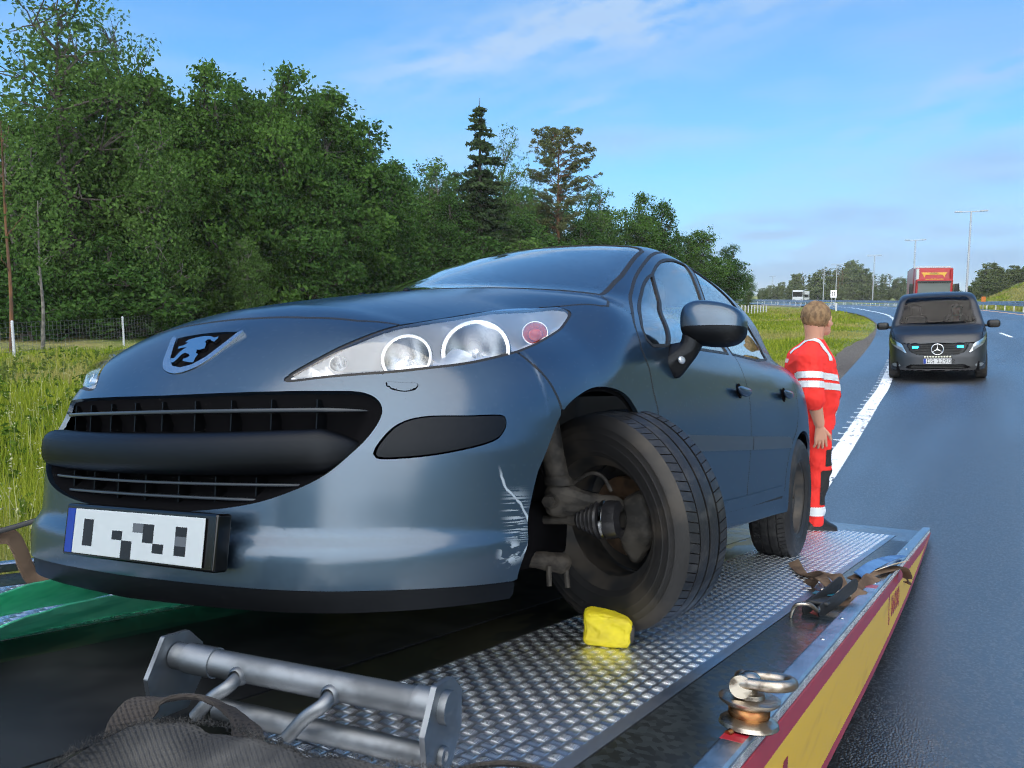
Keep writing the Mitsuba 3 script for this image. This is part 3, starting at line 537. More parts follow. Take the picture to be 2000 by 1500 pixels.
# headlights: chrome bowl, reflectors, bulbs, amber indicator
def bowl(r, d, n=28): q = np.linspace(0.06, 1, 10); return lathe([(r*x, d*x*x) for x in q] + [(r*1.02, d*1.0), (r*1.06, d*1.02), (r*1.08, d*.96)], n)
for sgn in (1, -1):
    Vh, Fh, Nh = panel(allmin(f_hl - .002, L_ if sgn > 0 else R_), 0)
    dp = np.clip(sdf2(np.stack([np.stack([Vh[:, 0], np.abs(Vh[:, 1]), Vh[:, 2]], 1) @ _hx, np.stack([Vh[:, 0], np.abs(Vh[:, 1]), Vh[:, 2]], 1) @ _hy], 1), HL2)*1.1, .004, .062)
    dp = dp + .012*np.sin(Vh[:, 0]*34 + 9*np.abs(Vh[:, 1]))*(dp > .02)
    hk = cpart('headlight_housing', (Vh - Nh*dp[:, None], Fh, Nh), 'mat_lamp_silver')
    def spot(s, t, w, inset):
        c = onto(np.array([[s, t, w]]), 5)[0]; n = shell_n(c[None])[0]; ax = np.array([-.80, .38, .30]); ax /= np.linalg.norm(ax)
        x = np.cross([0, 0, 1.], ax); x /= np.linalg.norm(x); c = c - n*inset
        M = frame(c, x, np.cross(ax, x), ax); 
        return (np.diag([1, sgn, 1, 1]) @ M)
    for (s, t, w, r, d, ins) in ((-.345, .628, .828, .075, .058, .070), (-.545, .560, .772, .052, .044, .058), (-.668, .448, .740, .018, .026, .026)):
        M = spot(s, t, w, ins); rk = cmesh('reflector', xf(bowl(r, d), M), 'mat_reflector', 40, hk)
        cmesh('bulb', xf(lathe([(0, d*1.05), (r*.10, d*1.0), (r*.15, d*.7), (r*.16, d*.2), (r*.3, 0)], 14), M), 'mat_satin_chrome', 40, hk)
        if r > .03: cmesh('reflector_ring', xf(lathe([(r*1.02, d*1.0), (r*1.12, d*1.04), (r*1.16, d*.9), (r*1.12, d*.5), (r*1.0, d*.3)], 36), M), 'mat_satin_chrome', 40, hk)
    M = spot(-.075, .632, .898, .036); cmesh('indicator_bulb', xf(trimesh.Trimesh(trimesh.creation.icosphere(2, 1.).vertices*[.019, .017, .019], trimesh.creation.icosphere(2, 1.).faces, process=False), M), 'mat_amber', True, hk)
    cmesh('reflector', xf(bowl(.034, .024), M @ trimesh.transformations.translation_matrix([0, 0, -.012])), 'mat_chrome', 40, hk)
mat('lamp_silver', {'type': 'blendbsdf', 'weight': .55, 'a': metal((.92, .94, .96), .07), 'b': plastic((.74, .78, .82), .12)})
# mirror
MIRC = np.array([.61, .925, .975])
for sgn in (1, -1):
    g0 = trimesh.creation.icosphere(4, 1.0).vertices.copy(); u = g0.copy()
    sq = np.sign(u)*np.abs(u)**.75; v = sq*[.078, .108, .076]
    v[:, 0] = np.where(v[:, 0] > .035, .035 + (v[:, 0] - .035)*.15, v[:, 0])
    v[:, 2] *= 1 - .16*np.clip(v[:, 1]/.12, -1, 1)*(v[:, 2] > 0) ; v[:, 2] += .012*np.clip(-v[:, 1]/.12, -1, 1)
    v += MIRC; f = trimesh.creation.icosphere(4, 1.0).faces
    cut = MIRC[2] - .014 - .05*(v[:, 1] - MIRC[1])
    V_, F_ = clip(v, f, v[:, 2] - cut); V2_, F2_ = clip(v, f, cut - v[:, 2])
    fl = np.diag([1, sgn, 1, 1])
    mk = cmesh('mirror', xf((V_, F_), fl), 'mat_paint', 40)
    cmesh('mirror_lower_shell', xf((V2_, F2_), fl), 'mat_black_plastic', 40, mk)
    arm = hull_chain({'a': ((.530, .795, .838), .026), 'b': ((.560, .810, .822), .030), 'c': ((.580, .850, .885), .032), 'd': ((.60, .865, .945), .042), 'e': ((.58, .80, .885), .030)}, [('a', 'b', 'c', 'e'), ('c', 'd')], 16, .012, 3)
    cmesh('mirror_arm', xf(arm, fl), 'mat_black_plastic', True, mk)
    rp = trimesh.creation.icosphere(2, 1.0); cmesh('side_repeater', xf(trimesh.Trimesh(rp.vertices*[.024, .010, .013] + [.528, .842, .850], rp.faces, process=False), fl), 'mat_lamp_silver', True, mk)
# jets, number plate
for t in (-.09, .10):
    c = onto(np.array([[.02, t, 1.06]]), 4)[0]; rp = trimesh.creation.icosphere(2, 1.0)
    cmesh('washer_jet', trimesh.Trimesh(rp.vertices*[.016, .011, .010] + c, rp.faces, process=False), 'mat_black_plastic', True)
PL = frame([-.888, .085, .352], [0, 1, 0], [.06, 0, .998], [-.998, 0, .06])
pk = part(car, 'plate_holder', xf(rbox(-.268, .252, -.056, .062, -.035, .004, .006), CARM @ PL), 'mat_gloss_black', 40)
part(car, 'number_plate', xf(rbox(-.222, .222, -.048, .052, .0065, .0095, .0012, 8), CARM @ PL), 'mat_white_print', 40, label='white number plate with a blue band and unreadable marks')
nk = car + '__number_plate'
part(nk, 'blue_band', xf(bx(-.250, -.223, -.048, .052, .0066, .0102), CARM @ PL), 'mat_blue_print', False)
cw = .0355
for (cx, cy0, cy1, mm_) in ((2, 1, 3, 'mat_dark_print'), (5, 2, 2, 'mat_dark_print'), (6, 3, 3, 'mat_dark_print'), (8, 1, 2, 'mat_dark_print'), (9, 3, 3, 'mat_dark_print'), (11, 1, 1, 'mat_dark_print'), (11, 3, 3, 'mat_dark_print'), (7, 1, 1, 'mat_grey_print'), (11, 2, 2, 'mat_grey_print'), (6, 4, 4, 'mat_dark_print')):
    x0 = -.220 + (cx - 1)*cw; part(nk, 'mark', xf(bx(x0, x0 + cw, .050 - (cy1 + 1)*.0198, .050 - cy0*.0198, .0096, .0101), CARM @ PL), mm_, False)
# underside, cabin
cmesh('floor_pan', rbox(-.55, 3.0, -.56, .56, .20, .40, .05), 'mat_void')
cmesh('engine_bay', rbox(-.55, .30, -.52, .52, .36, .80, .05), 'mat_void')
for a_, b_ in ((-.80, -.45), (.45, .80)):
    pass
cmesh('dashboard', rbox(.35, .75, -.62, .62, .75, .955, .06), 'mat_interior', 40)
for t in (-.36, .36):
    sk = cmesh('seat', rbox(1.18, 1.38, t - .24, t + .24, .45, 1.12, .07), 'mat_interior', 40)
    cmesh('headrest', rbox(1.30, 1.42, t - .13, t + .13, 1.14, 1.32, .05), 'mat_interior', 40, sk)
cmesh('rear_seat', rbox(2.15, 2.4, -.60, .60, .45, 1.08, .08), 'mat_interior', 40)
cmesh('cabin_floor', bx(.4, 2.9, -.72, .72, .40, .44), 'mat_interior')
cmesh('parcel_shelf', bx(2.4, 2.95, -.55, .55, .98, 1.0), 'mat_interior')
st = lathe([(.17 + .016*math.cos(a), .016*math.sin(a)) for a in np.linspace(0, 2*PI, 11)], 36)
cmesh('steering_wheel', xf(st, frame([.88, .36, .98], [0, 1, 0], [.4, 0, .91], [.91, 0, -.4])), 'mat_interior', 40)
# ---- wheels and the broken front corner (deck frame)
def _tread(p, n, uv):
    return voronoi(uv.x*1.0, uv.y)[0]
mat('tyre', prin(vnoise(9., (.013, .013, .014), (.036, .031, .026), 4, .45, .8), .55, specular=.4))
mat('tyre_tread', prin(vnoise(30., (.013, .0135, .015), (.030, .030, .030), 3, .45, .8), .42, specular=.5))
mat('steel_rim', prin(vnoise(14., (.025, .027, .030), (.07, .06, .05), 3), .5, .3))
mat('rusty_steel', prin(vnoise(40., (.05, .043, .035), (.022, .019, .017), 4, .3, .7), .75, .2))
mat('grimy_metal', prin(vnoise(25., (.052, .046, .039), (.016, .015, .014), 4, .3, .7), .7, .25))
mat('disc_rust', prin(vnoise(30., (.105, .062, .036), (.05, .034, .024), 3), .6, .3))
def tyre_parts(R=.322, W=.205, rim=.197, nt=72):
    """axis along +y (outer face at +y)"""
    h = W/2
    prof = [(rim, -h*.86), (rim + .008, -h*.93), (rim + .016, -h*.99), (rim + .022, -h*.985), (rim + .030, -h*1.03), (rim + .048, -h*1.05), (rim + .050, -h*1.065), (rim + .053, -h*1.05), (R - .055, -h*1.06), (R - .052, -h*1.075), (R - .048, -h*1.055), (R - .036, -h*1.03), (R - .034, -h*1.04), (R - .025, -h*1.0), (R - .010, -h*.88), (R - .004, -h*.80)]
    body = lathe([(r, z) for r, z in prof] + [(R - .009, -h*.79), (R - .009, h*.79)] + [(r, -z) for r, z in reversed(prof)], 96, 'y')
    # tread: ribs with lateral cuts
    a = np.arange(nt)*2*PI/nt; blocks = []
    ribs = [(-.80, -.44, .55), (-.39, -.04, .0), (.0 + .01, .39, .0), (.44, .80, -.55)]
    for y0, y1, sk in ribs:
        if abs(sk) < .1:
            blocks.append(lathe([(R - .010, y0*h), (R - .001 + .0012*(abs(y0) < .1), y0*h + .001), (R + .001, (y0 + y1)/2*h), (R - .001 + .0012*(abs(y1) < .1), y1*h - .001), (R - .010, y1*h)], 96, 'y'))
        else:
            for q in a:
                da = 2*PI/nt*.44; ang = np.array([q - da, q + da]); V = []
                for (yy, rr, sh) in ((y0, R - .004 if y0 < 0 else R, 0), (y1, R if y0 < 0 else R - .004, sk*.06)):
                    for an in ang:
                        for r in (R - .012, rr): V.append((r*math.cos(an + sh), yy*h, r*math.sin(an + sh)))
                blocks.append(trimesh.convex.convex_hull(np.array(V)))
    return body, cat(*blocks)
def rim_mesh(rim=.199, W=.165):
    h = W/2
    return lathe([(rim + .006, h), (rim + .002, h + .004), (rim - .010, h - .002), (rim - .016, h*.6), (rim - .030, h*.35), (rim - .034, -h*.6), (rim - .012, -h*.85), (rim + .004, -h)], 64, 'y')
def disc_face(y, r=.168):
    prof = [(.030, y + .012), (.058, y + .010), (.075, y - .012), (.10, y - .016), (.125, y + .010), (.150, y + .012), (r, y - .01)]
    return lathe([(0.0, y + .012)] + prof, 48, 'y')
_tb, _tt = tyre_parts(); _rm = rim_mesh(); _df = disc_face(.035)
def wheel(M, name='wheel', disc=True, label=None):
    k = part(car, name, xf(_tb, DCM @ M), 'mat_tyre', 40, label=label)
    part(k, 'tread', xf(_tt, DCM @ M), 'mat_tyre_tread', 30); part(k, 'rim', xf(_rm, DCM @ M), 'mat_steel_rim', 40)
    if disc:
        part(k, 'wheel_disc', xf(_df, DCM @ M), 'mat_steel_rim', 40)
        for a in range(4): part(k, 'wheel_bolt', xf(cyl((.05*math.cos(a*PI/2), .04, .05*math.sin(a*PI/2)), (.05*math.cos(a*PI/2), .062, .05*math.sin(a*PI/2)), .010, 6), DCM @ M), 'mat_rusty_steel')
    return k
def wm(s, t, w, yaw=0, camber=0, flip=1):
    M = frame([s, t, w], [1, 0, 0], [0, flip, 0], [0, 0, 1])
    R = trimesh.transformations.rotation_matrix(math.radians(yaw), [0, 0, 1]) @ trimesh.transformations.rotation_matrix(math.radians(camber), [1, 0, 0])
    return M @ R
wheel(wm(2.54, .742, .309), label='rear wheel on a plain dark steel rim'); wheel(wm(2.54, -.742, .309, flip=-1)); wheel(wm(0.02, -.735, .309, flip=-1))
# broken front left wheel, turned outwards: its inner face looks at us
FW_M = wm(.250, .750, .350, -70, 9)
fk = wheel(FW_M, disc=False, label='front wheel torn loose and turned outwards against the wing')
part(fk, 'wheel_disc', xf(disc_face(.055), DCM @ FW_M), 'mat_steel_rim', 40)
part(fk, 'brake_disc', xf(lathe([(0, .042), (.118, .042), (.121, .036), (.121, .022), (.118, .018), (.06, .018), (.055, -.0), (0, -.0)], 40, 'y'), DCM @ FW_M), 'mat_disc_rust', 40)
def blob(nodes, bones, seed, amp, res=.009):
    m = hull_chain(nodes, bones, 12, res, 2); v = np.array(m.vertices); n = m.vertex_normals
    return trimesh.Trimesh(v + n*((meshkit.fbm(v*38 + seed, 3, seed) - .5)*amp)[:, None], m.faces, process=False)
cal = blob({'a': ((-.105, -.02, .075), .024), 'b': ((-.12, -.02, -.03), .027), 'c': ((-.07, -.02, -.105), .020), 'd': ((-.06, -.05, .05), .016), 'e': ((-.06, -.05, -.04), .019)}, [('a', 'b', 'd', 'e'), ('b', 'c', 'e')], 3, .010)
part(fk, 'brake_caliper', xf(cal, DCM @ FW_M), 'mat_grimy_metal', True)

# strut, drive shaft, lower arm: what is left of the front suspension (car frame)
def bt(name, m, material='mat_grimy_metal', smooth=40): return cmesh(name, m, material, smooth)
bt('strut', cat(tube([(.06, .575, .74), (.075, .60, .55), (.09, .622, .43)], .034, 16), lathe([(0, 0), (.042, 0), (.042, .02), (.034, .03)], 16).apply_transform(frame([.085, .618, .45], [1, 0, 0], [0, 1, 0], [-.08, -.12, .98]))))
bt('strut_spring', tube([(.06 + .055*math.cos(a), .565 + .055*math.sin(a), .72 + a*.006) for a in np.linspace(0, 14, 90)], .007, 6), 'mat_void')
kn = blob({'a': ((.08, .615, .43), .036), 'b': ((.09, .60, .385), .028), 'c': ((.12, .70, .405), .026), 'd': ((.14, .77, .395), .028), 'e': ((.13, .66, .375), .022)}, [('a', 'b', 'e'), ('b', 'c', 'e'), ('a', 'c'), ('c', 'd', 'e')], 8, .008)
bt('steering_knuckle', kn, smooth=True)
bt('knuckle_bolt', cat(cyl((.02, .612, .405), (.055, .612, .405), .016, 6), cyl((.045, .612, .405), (.06, .612, .405), .022, 12)), 'mat_grimy_metal', False)
bt('brake_hose', tube(catmull([(.10, .58, .56), (.08, .565, .50), (.07, .60, .46), (.10, .66, .44), (.13, .72, .425)], 8), .0055, 8), 'mat_void', True)
bt('brake_pipe', tube(catmull([(.13, .65, .46), (.13, .70, .485), (.135, .735, .475), (.14, .76, .435)], 8), .006, 8))
ds0, ds1 = np.array([.10, .36, .335]), np.array([.115, .668, .352]); du = (ds1 - ds0)/np.linalg.norm(ds1 - ds0)
bt('drive_shaft', cat(cyl(ds0, ds1, .0135, 16), cyl(ds1 - du*.03, ds1 - du*.005, .0175, 16)))
def along(prof): 
    y = np.cross(du, [1, 0, 0]); y /= np.linalg.norm(y); x = np.cross(y, du); return xf(lathe(prof, 28), frame(ds1, x, y, du))
pr = [(.016, -.008)]
for i in range(5): r0 = .026 + i*.0065; pr += [(r0, i*.015), (r0 + .004, i*.015 + .004), (r0 - .002, i*.015 + .010)]
mat('boot_rubber', prin((.012, .012, .014), .28, specular=.6)); bt('axle_boot', along(pr + [(.052, .078), (.055, .10), (.052, .125), (.03, .135)]), 'mat_boot_rubber')
bt('boot_clamp', along([(.053, .078), (.0565, .080), (.0565, .088), (.053, .090)]), 'mat_chrome')
lower = blob({'a': ((.02, .33, .25), .028), 'b': ((.06, .56, .235), .024), 'c': ((.10, .62, .225), .032), 'd': ((.22, .34, .25), .026)}, [('a', 'b'), ('b', 'c'), ('d', 'b')], 5, .010)
bt('lower_arm', lower, 'mat_rusty_steel', True)
bt('ball_joint_bolt', cat(cyl((.06, .60, .22), (.055, .605, .165), .008, 8), cyl((.10, .635, .21), (.098, .642, .158), .008, 8)), 'mat_grimy_metal')
# ---------------------------------------------------------------- slide bed of the recovery truck (deck frame: a backwards, b to the right in the picture, n up)
def wet_metal(c0, c1, a0, a1, sc=7., k=(1, 1, 1)):
    return {'type': 'blendbsdf', 'weight': proc(lambda p, n, uv: .10 + .35*smoothstep(.35, .62, fbm(p.x*sc*k[0], p.y*sc*k[1], p.z*sc, 4))), 'bsdf_0': metal(c0, a0), 'bsdf_1': plastic(c1, a1, 1.4)}
mat('chequer', wet_metal((.74, .77, .80), (.24, .25, .26), .28, .06, 4.))
mat('tread_bar', metal((.92, .93, .95), .22))
mat('galvanised', {'type': 'blendbsdf', 'weight': proc(lambda p, n, uv: .30 + .6*smoothstep(.3, .7, voronoi(p.x*60, p.y*60)[2]*.55 + .45*fbm(p.x*14, p.y*14, p.z*14, 3))), 'a': metal((.42, .47, .52), .10), 'b': plastic((.07, .085, .09), .05, 1.4)})
mat('aluminium', bump(metal(vnoise(30., (.62, .64, .66), (.82, .83, .85), 3), .24), lambda p, n, uv: fbm(p.x*300, p.y*40, p.z*300, 2)*.0004))
mat('mat_rubber', bump(prin(vnoise(6., (.010, .011, .013), (.020, .022, .024), 3), .5, specular=.14), lambda p, n, uv: fbm(p.x*500, p.y*500, p.z*500, 2)*.0012, 1e-3))
mat('wet_strip', {'type': 'blendbsdf', 'weight': proc(lambda p, n, uv: smoothstep(.46, .54, fbm(p.x*9, p.y*4, p.z*4, 3))), 'a': plastic((.055, .058, .040), .03, 1.4), 'b': plastic((.030, .034, .032), .16, 1.4)})
mat('wet_ochre', {'type': 'blendbsdf', 'weight': proc(lambda p, n, uv: smoothstep(.42, .60, fbm(p.x*8, p.y*8, p.z*8, 4))), 'a': plastic((.16, .15, .075), .05, 1.4), 'b': plastic((.05, .055, .045), .08, 1.4)})
mat('yellow_film', plastic(proc(lambda p, n, uv: mix((.86, .66, .03), (.76, .57, .035), smoothstep(.55, .75, fbm(p.x*8, p.y*3, p.z*14, 4)))), .14))
mat('red_film', plastic(proc(lambda p, n, uv: mix((.62, .05, .085), (.50, .045, .075), fbm(p.x*9, p.y*4, p.z*12, 3))), .14))
mat('red_mark', plastic((.40, .03, .035), .2)); mat('dark_steel', prin((.03, .032, .035), .5, .4))
bed = thing('tow_truck_bed', 'tilted slide bed of a recovery truck with yellow and red side band', 'truck bed')
def bpart(name, m, material, smooth=30, parent=None, **k): return part(parent or bed, name, xf(m, DECKM), material, smooth, **k)
A0, A1 = -1.55, 4.86
bpart('frame', bx(A0, A1 - .3, -1.20, 1.20, -.16, -.012), 'mat_dark_steel')
bpart('chequer_plate', bx(A0, 4.30, .532, 1.074, -.010, 0), 'mat_chequer', False, label='ribbed aluminium tread plate on the near side')
bpart('chequer_plate', bx(A0, 4.30, -1.035, -.412, -.010, 0), 'mat_chequer', False, label='ribbed aluminium tread plate on the verge side')
bpart('steel_strip', bx(A0, 4.30, .365, .529, -.010, -.001), 'mat_wet_strip', False); bpart('steel_strip', bx(A0, 4.30, -.409, -.23, -.010, -.001), 'mat_wet_strip', False)
bpart('rubber_mat', bx(A0, 1.9, -.226, .361, -.010, .001), 'mat_mat_rubber', False, label='black rubber mat down the middle of the bed')
bpart('ochre_plate', bx(1.91, 4.30, -.226, .361, -.010, .0005), 'mat_wet_ochre', False, label='wet ochre stained floor plate behind the rubber mat')
bpart('galvanised_strip', bx(A0, 3.93, 1.079, 1.262, -.010, .001), 'mat_galvanised', False); bpart('galvanised_strip', bx(A0, 3.93, -1.225, -1.040, -.010, .001), 'mat_galvanised', False)
mat('tail_plate', wet_metal((.62, .66, .70), (.20, .22, .24), .16, .10, 3.))
bpart('tail_plate', bx(4.303, A1, -1.19, 1.19, -.012, -.001), 'mat_tail_plate', False)
bpart('corner_plate', bx(3.935, 4.30, 1.079, 1.235, -.010, -.0005), 'mat_tail_plate', False)
# five-bar tread: groups of low ridges, turned this way and that
def tread(a0, a1, b0, b1, pitch=.0318):
    base = np.array([[-1, -1, 0], [1, -1, 0], [1, 1, 0], [-1, 1, 0], [-.86, -.30, 1], [.86, -.30, 1], [.86, .30, 1], [-.86, .30, 1]], float)
    Fq = np.array([[4, 5, 6, 7], [0, 1, 5, 4], [1, 2, 6, 5], [2, 3, 7, 6], [3, 0, 4, 7]])
    ia, ib = np.meshgrid(np.arange(int((a1-a0)/pitch)), np.arange(int((b1-b0)/pitch)), indexing='ij'); ia, ib = ia.ravel(), ib.ravel()
    Vs = []
    for k in range(5):
        off = (k - 2)*.0050; L, Wd, H = .0130, .0019, .0020
        even = ((ia + ib) % 2 == 0)[:, None, None]
        P = np.where(even, base[None]*[Wd, L, H] + [off, 0, 0], base[None, :, [1, 0, 2]]*[L, Wd, H] + [0, off, 0])
        Vs.append(P + np.stack([a0 + (ia + .5)*pitch, b0 + (ib + .5)*pitch, 0*ia], -1)[:, None])
    V = np.concatenate(Vs).reshape(-1, 3); n = len(V)//8
    F = (Fq[None] + 8*np.arange(n)[:, None, None]).reshape(-1, 4)
    return V, F
_v, _f = tread(-1.5, 4.28, .535, 1.072)
bpart('tread_pattern', (_v, _f), 'mat_tread_bar', False, kind='stuff')
_v, _f = tread(-1.5, 1.0, -1.03, -.415)
bpart('tread_pattern', (_v, _f), 'mat_tread_bar', False, kind='stuff')
# side beams: rounded aluminium rail, yellow and red retroreflective side
def bb(a): return 1.318 - .0125*(np.asarray(a, float) + .5)
for sgn in (1, -1):
    a = np.linspace(A0, A1 - .02, 30)
    P = np.stack([a, sgn*(bb(a) - .028), np.full(30, .016)], 1)
    pr = [(-.028, -.016), (.028, -.016), (.0285, .004), (.024, .014), (.017, .017), (-.022, .017), (-.0275, .012), (-.028, .0)]
    bk = bpart('side_beam', sweep(P, pr), 'mat_aluminium', 40)
    if sgn > 0:
        rd = np.arange(A0 + .02, 4.7, .0075)
        bpart('beam_knurling', cat(*[bx(x - .0018, x + .0018, bb(x) - .001, bb(x) + .0014, .004, .022) for x in rd]), 'mat_aluminium', False, bk, kind='stuff')
        for x in (-.30, .55, .9, 1.75, 3.2): bpart('beam_rivet', xf(lathe([(0, .004), (.006, .003), (.008, 0)], 12), frame([x, bb(x) - .03, .033], [1, 0, 0], [0, 1, 0], [0, 0, 1])), 'mat_aluminium', True, bk)
        bpart('red_sticker', bx(1.62, 1.70, bb(1.65) - .05, bb(1.65) - .008, .0325, .034), 'mat_red_film', False, bk); bpart('red_sticker', bx(-.42, -.36, bb(-.4) - .05, bb(-.4) - .006, .0325, .0335), 'mat_red_film', False, bk)
        bot = _sp([(A0, -.315), (1.2, -.285), (2.6, -.225), (3.7, -.135), (4.82, -.002)])
        q = np.linspace(A0, 4.82, 60)
        def fasc(f0, f1, out, m_, nm, **kw):
            top = np.array([(x, bb(x) + out, -.001 + (bot(x) + .001)*f0(x)) for x in q]); low = np.array([(x, bb(x) + out, -.001 + (bot(x) + .001)*f1(x)) for x in q])
            V = np.vstack([top, low, low - [0, .012, 0], top - [0, .012, 0]]); n = len(q); r = np.arange(n - 1); F = []
            for s0 in range(4): o0, o1 = s0*n, ((s0 + 1) % 4)*n; F.append(np.stack([o0 + r, o0 + r + 1, o1 + r + 1, o1 + r], 1))
            return bpart(nm, (V, np.vstack(F)), m_, False, **kw)
        fk2 = fasc(lambda x: 0*x, lambda x: np.minimum(.052/np.maximum(.001 - bot(x), .03), .5), .0035, 'mat_red_film', 'red_band', label='red reflective band above the yellow band')
        yk = fasc(lambda x: np.minimum(.052/np.maximum(.001 - bot(x), .03), .5), lambda x: 1 - np.minimum(.030/np.maximum(.001 - bot(x), .03), .4), .003, 'mat_yellow_film', 'yellow_band', label='yellow reflective band with red lettering')
        fasc(lambda x: 1 - np.minimum(.030/np.maximum(.001 - bot(x), .03), .4), lambda x: 1 + 0*x, .0035, 'mat_red_film', 'red_band', label='thin red band along the lower edge')
        def onfasc(m, a0, n0): return xf(m, frame([a0, bb(a0) + .0032, n0], [-1*0 + 1., -.0125, 0], [0, 0, 1], [.0125, 1., 0]))
        bpart('lettering', onfasc(meshkit.text_mesh('06000', .085, .0012, True), 2.08, -.155), 'mat_red_mark', False, yk)
        bpart('lettering', onfasc(prism([(0, 0), (.03, 0), (.03, .03), (.018, .03), (.018, .10), (.03, .10), (.03, .135), (0, .135)], .0012), 1.99, -.178), 'mat_red_mark', False, yk)
        bpart('arrow_mark', onfasc(prism([(0, 0), (.06, .10), (.10, .10), (.10, -.2), (.0, -.2)], .0012), -.16, -.20), 'mat_red_mark', False, yk)
# recovery truck, out of view behind the camera, cab set there to shade the bed
truck_cab = thing('unseen_recovery_truck', 'yellow recovery truck cab and chassis carrying the slide bed, out of view behind the camera', 'truck')
mat('truck_yellow', plastic((.60, .42, .03), .08))
tc = lambda nm, m, mt: part(truck_cab, nm, m, mt)
tc('cab', rbox(-2.75, -.35, -5.6, -3.4, .6, 2.7, .2), 'mat_truck_yellow'); tc('light_bar', rbox(-2.4, -.7, -4.8, -4.4, 2.71, 2.85, .06), 'mat_amber')
tc('chassis', bx(-2.0, -1.0, -5.0, 3.2, .35, .5), 'mat_dark_steel')
for x in (-2.55, -.75):
    for y in (-4.0, -2.2): tc('wheel', xf(lathe([(.2, -.14), (.46, -.15), (.5, -.1), (.5, .1), (.46, .15), (.2, .14), (0, .08)], 40, 'x'), frame([x + .25, y, .5], [1, 0, 0], [0, 1, 0], [0, 0, 1])), 'mat_tyre')
# ---------------------------------------------------------------- gear lying on the bed (deck frame)
def webmat(name, c0, c1, rough=.85, sc=520.):
    mat(name, bump(prin(vnoise(11., c0, c1, 4, .3, .7), rough), lambda p, n, uv: (dr.sin(p.x*sc + p.y*sc*.5)*dr.sin(p.z*sc + p.y*sc) *.9 + fbm(p.x*160, p.y*160, p.z*160, 2))*.0022, 6e-4))
webmat('web_grey', (.026, .027, .029), (.075, .074, .072)); webmat('web_brown', (.075, .048, .032), (.15, .10, .065)); webmat('web_green', (.06, .60, .36), (.14, .76, .48)); webmat('web_dark', (.022, .019, .018), (.05, .043, .038)); webmat('web_blue', (.04, .12, .30), (.08, .20, .42))
mat('galv_tube', {'type': 'blendbsdf', 'weight': proc(lambda p, n, uv: .35 + .5*smoothstep(.35, .65, fbm(p.x*16, p.y*16, p.z*16, 4))), 'a': metal((.36, .39, .42), .30), 'b': plastic((.12, .135, .15), .25)})
mat('worn_steel', {'type': 'blendbsdf', 'weight': proc(lambda p, n, uv: smoothstep(.40, .68, fbm(p.x*40, p.y*40, p.z*40, 4))), 'a': metal((.56, .50, .42), .2), 'b': plastic((.16, .12, .08), .25)})
mat('copper_wear', metal(vnoise(60., (.55, .26, .10), (.30, .12, .05), 3), .22))
mat('foam_yellow', bump(prin(vnoise(22., (.66, .55, .012), (.52, .42, .02), 4, .35, .8), .6), lambda p, n, uv: fbm(p.x*70, p.y*70, p.z*70, 4)*.012, 1e-3))
mat('blue_tag', plastic((.02, .22, .32), .3)); mat('paper_tag', prin((.62, .52, .38), .8))
def dk(parent, name, m, material, smooth=40, **k): return part(parent, name, xf(m, DECKM), material, smooth, **k)
# the wheel cross bar
cb = thing('wheel_lift_bar', 'galvanised tube frame with angular end plates lying on the bed in front of the car', 'cross bar')
p0, p1 = np.array([-.950, .375, .125]), np.array([-.850, .905, .125]); ax = (p1 - p0)/np.linalg.norm(p1 - p0); nx = np.array([-ax[1], ax[0], 0])   # nx: towards the camera side
if nx[0] > 0: nx = -nx
dk(cb, 'upper_tube', tube([p0 - ax*.01, (p0+p1)/2, p1 + ax*.01], .0255, 24), 'mat_galv_tube')
for f in (.0, .86): q = p0 + ax*.57*f + ax*.02; dk(cb, 'sleeve', cat(cyl(q, q + ax*.065, .0285, 24)), 'mat_galv_tube')
q0, q1 = p0 + nx*.005 + [0, 0, -.080] + ax*.10, p1 + nx*.012 + [0, 0, -.080]
dk(cb, 'lower_tube', tube([q0, (q0+q1)/2, q1], .020, 20), 'mat_galv_tube')
def plate(c, s):
    poly = np.array([(-.030, .036), (.028, .036), (.066, .006), (.072, -.055), (.040, -.105), (-.040, -.105), (-.062, -.03)])
    return xf(prism(sg.Polygon(poly).buffer(.006), .010), frame(c, -nx, [0, 0, 1], ax*s))
dk(cb, 'end_plate', plate(p1 + ax*.012, 1), 'mat_galv_tube', 30); dk(cb, 'end_plate', plate(p0 - ax*.012, -1), 'mat_galv_tube', 30)
dk(cb, 'end_bolt', xf(lathe([(.0, .004), (.010, .004), (.013, .010), (.019, .010), (.021, .004), (.021, 0)], 24), frame(p1 + ax*.022, nx, [0, 0, 1], ax)), 'mat_galv_tube')
dk(cb, 'end_bolt', xf(lathe([(.0, .004), (.008, .004), (.010, .008), (.015, .008), (.017, .003), (.017, 0)], 24), frame(p1 + ax*.022 + [0, 0, -.080], nx, [0, 0, 1], ax)), 'mat_galv_tube')
for f in (.27, .62):
    a = p0 + ax*.57*f + nx*.018 + [0, 0, -.008]; b = a + nx*.045 + [0, 0, -.070] - ax*.055
    dk(cb, 'brace', cat(tube(catmull([a, a + nx*.028 + [0, 0, -.012], (a+b)/2 + nx*.015, b], 5), .0125, 14), xf(lathe([(.0125, -.006), (.019, -.001), (.017, .010), (.0125, .014)], 18), frame(a, ax, [0, 0, 1], nx))), 'mat_galv_tube')
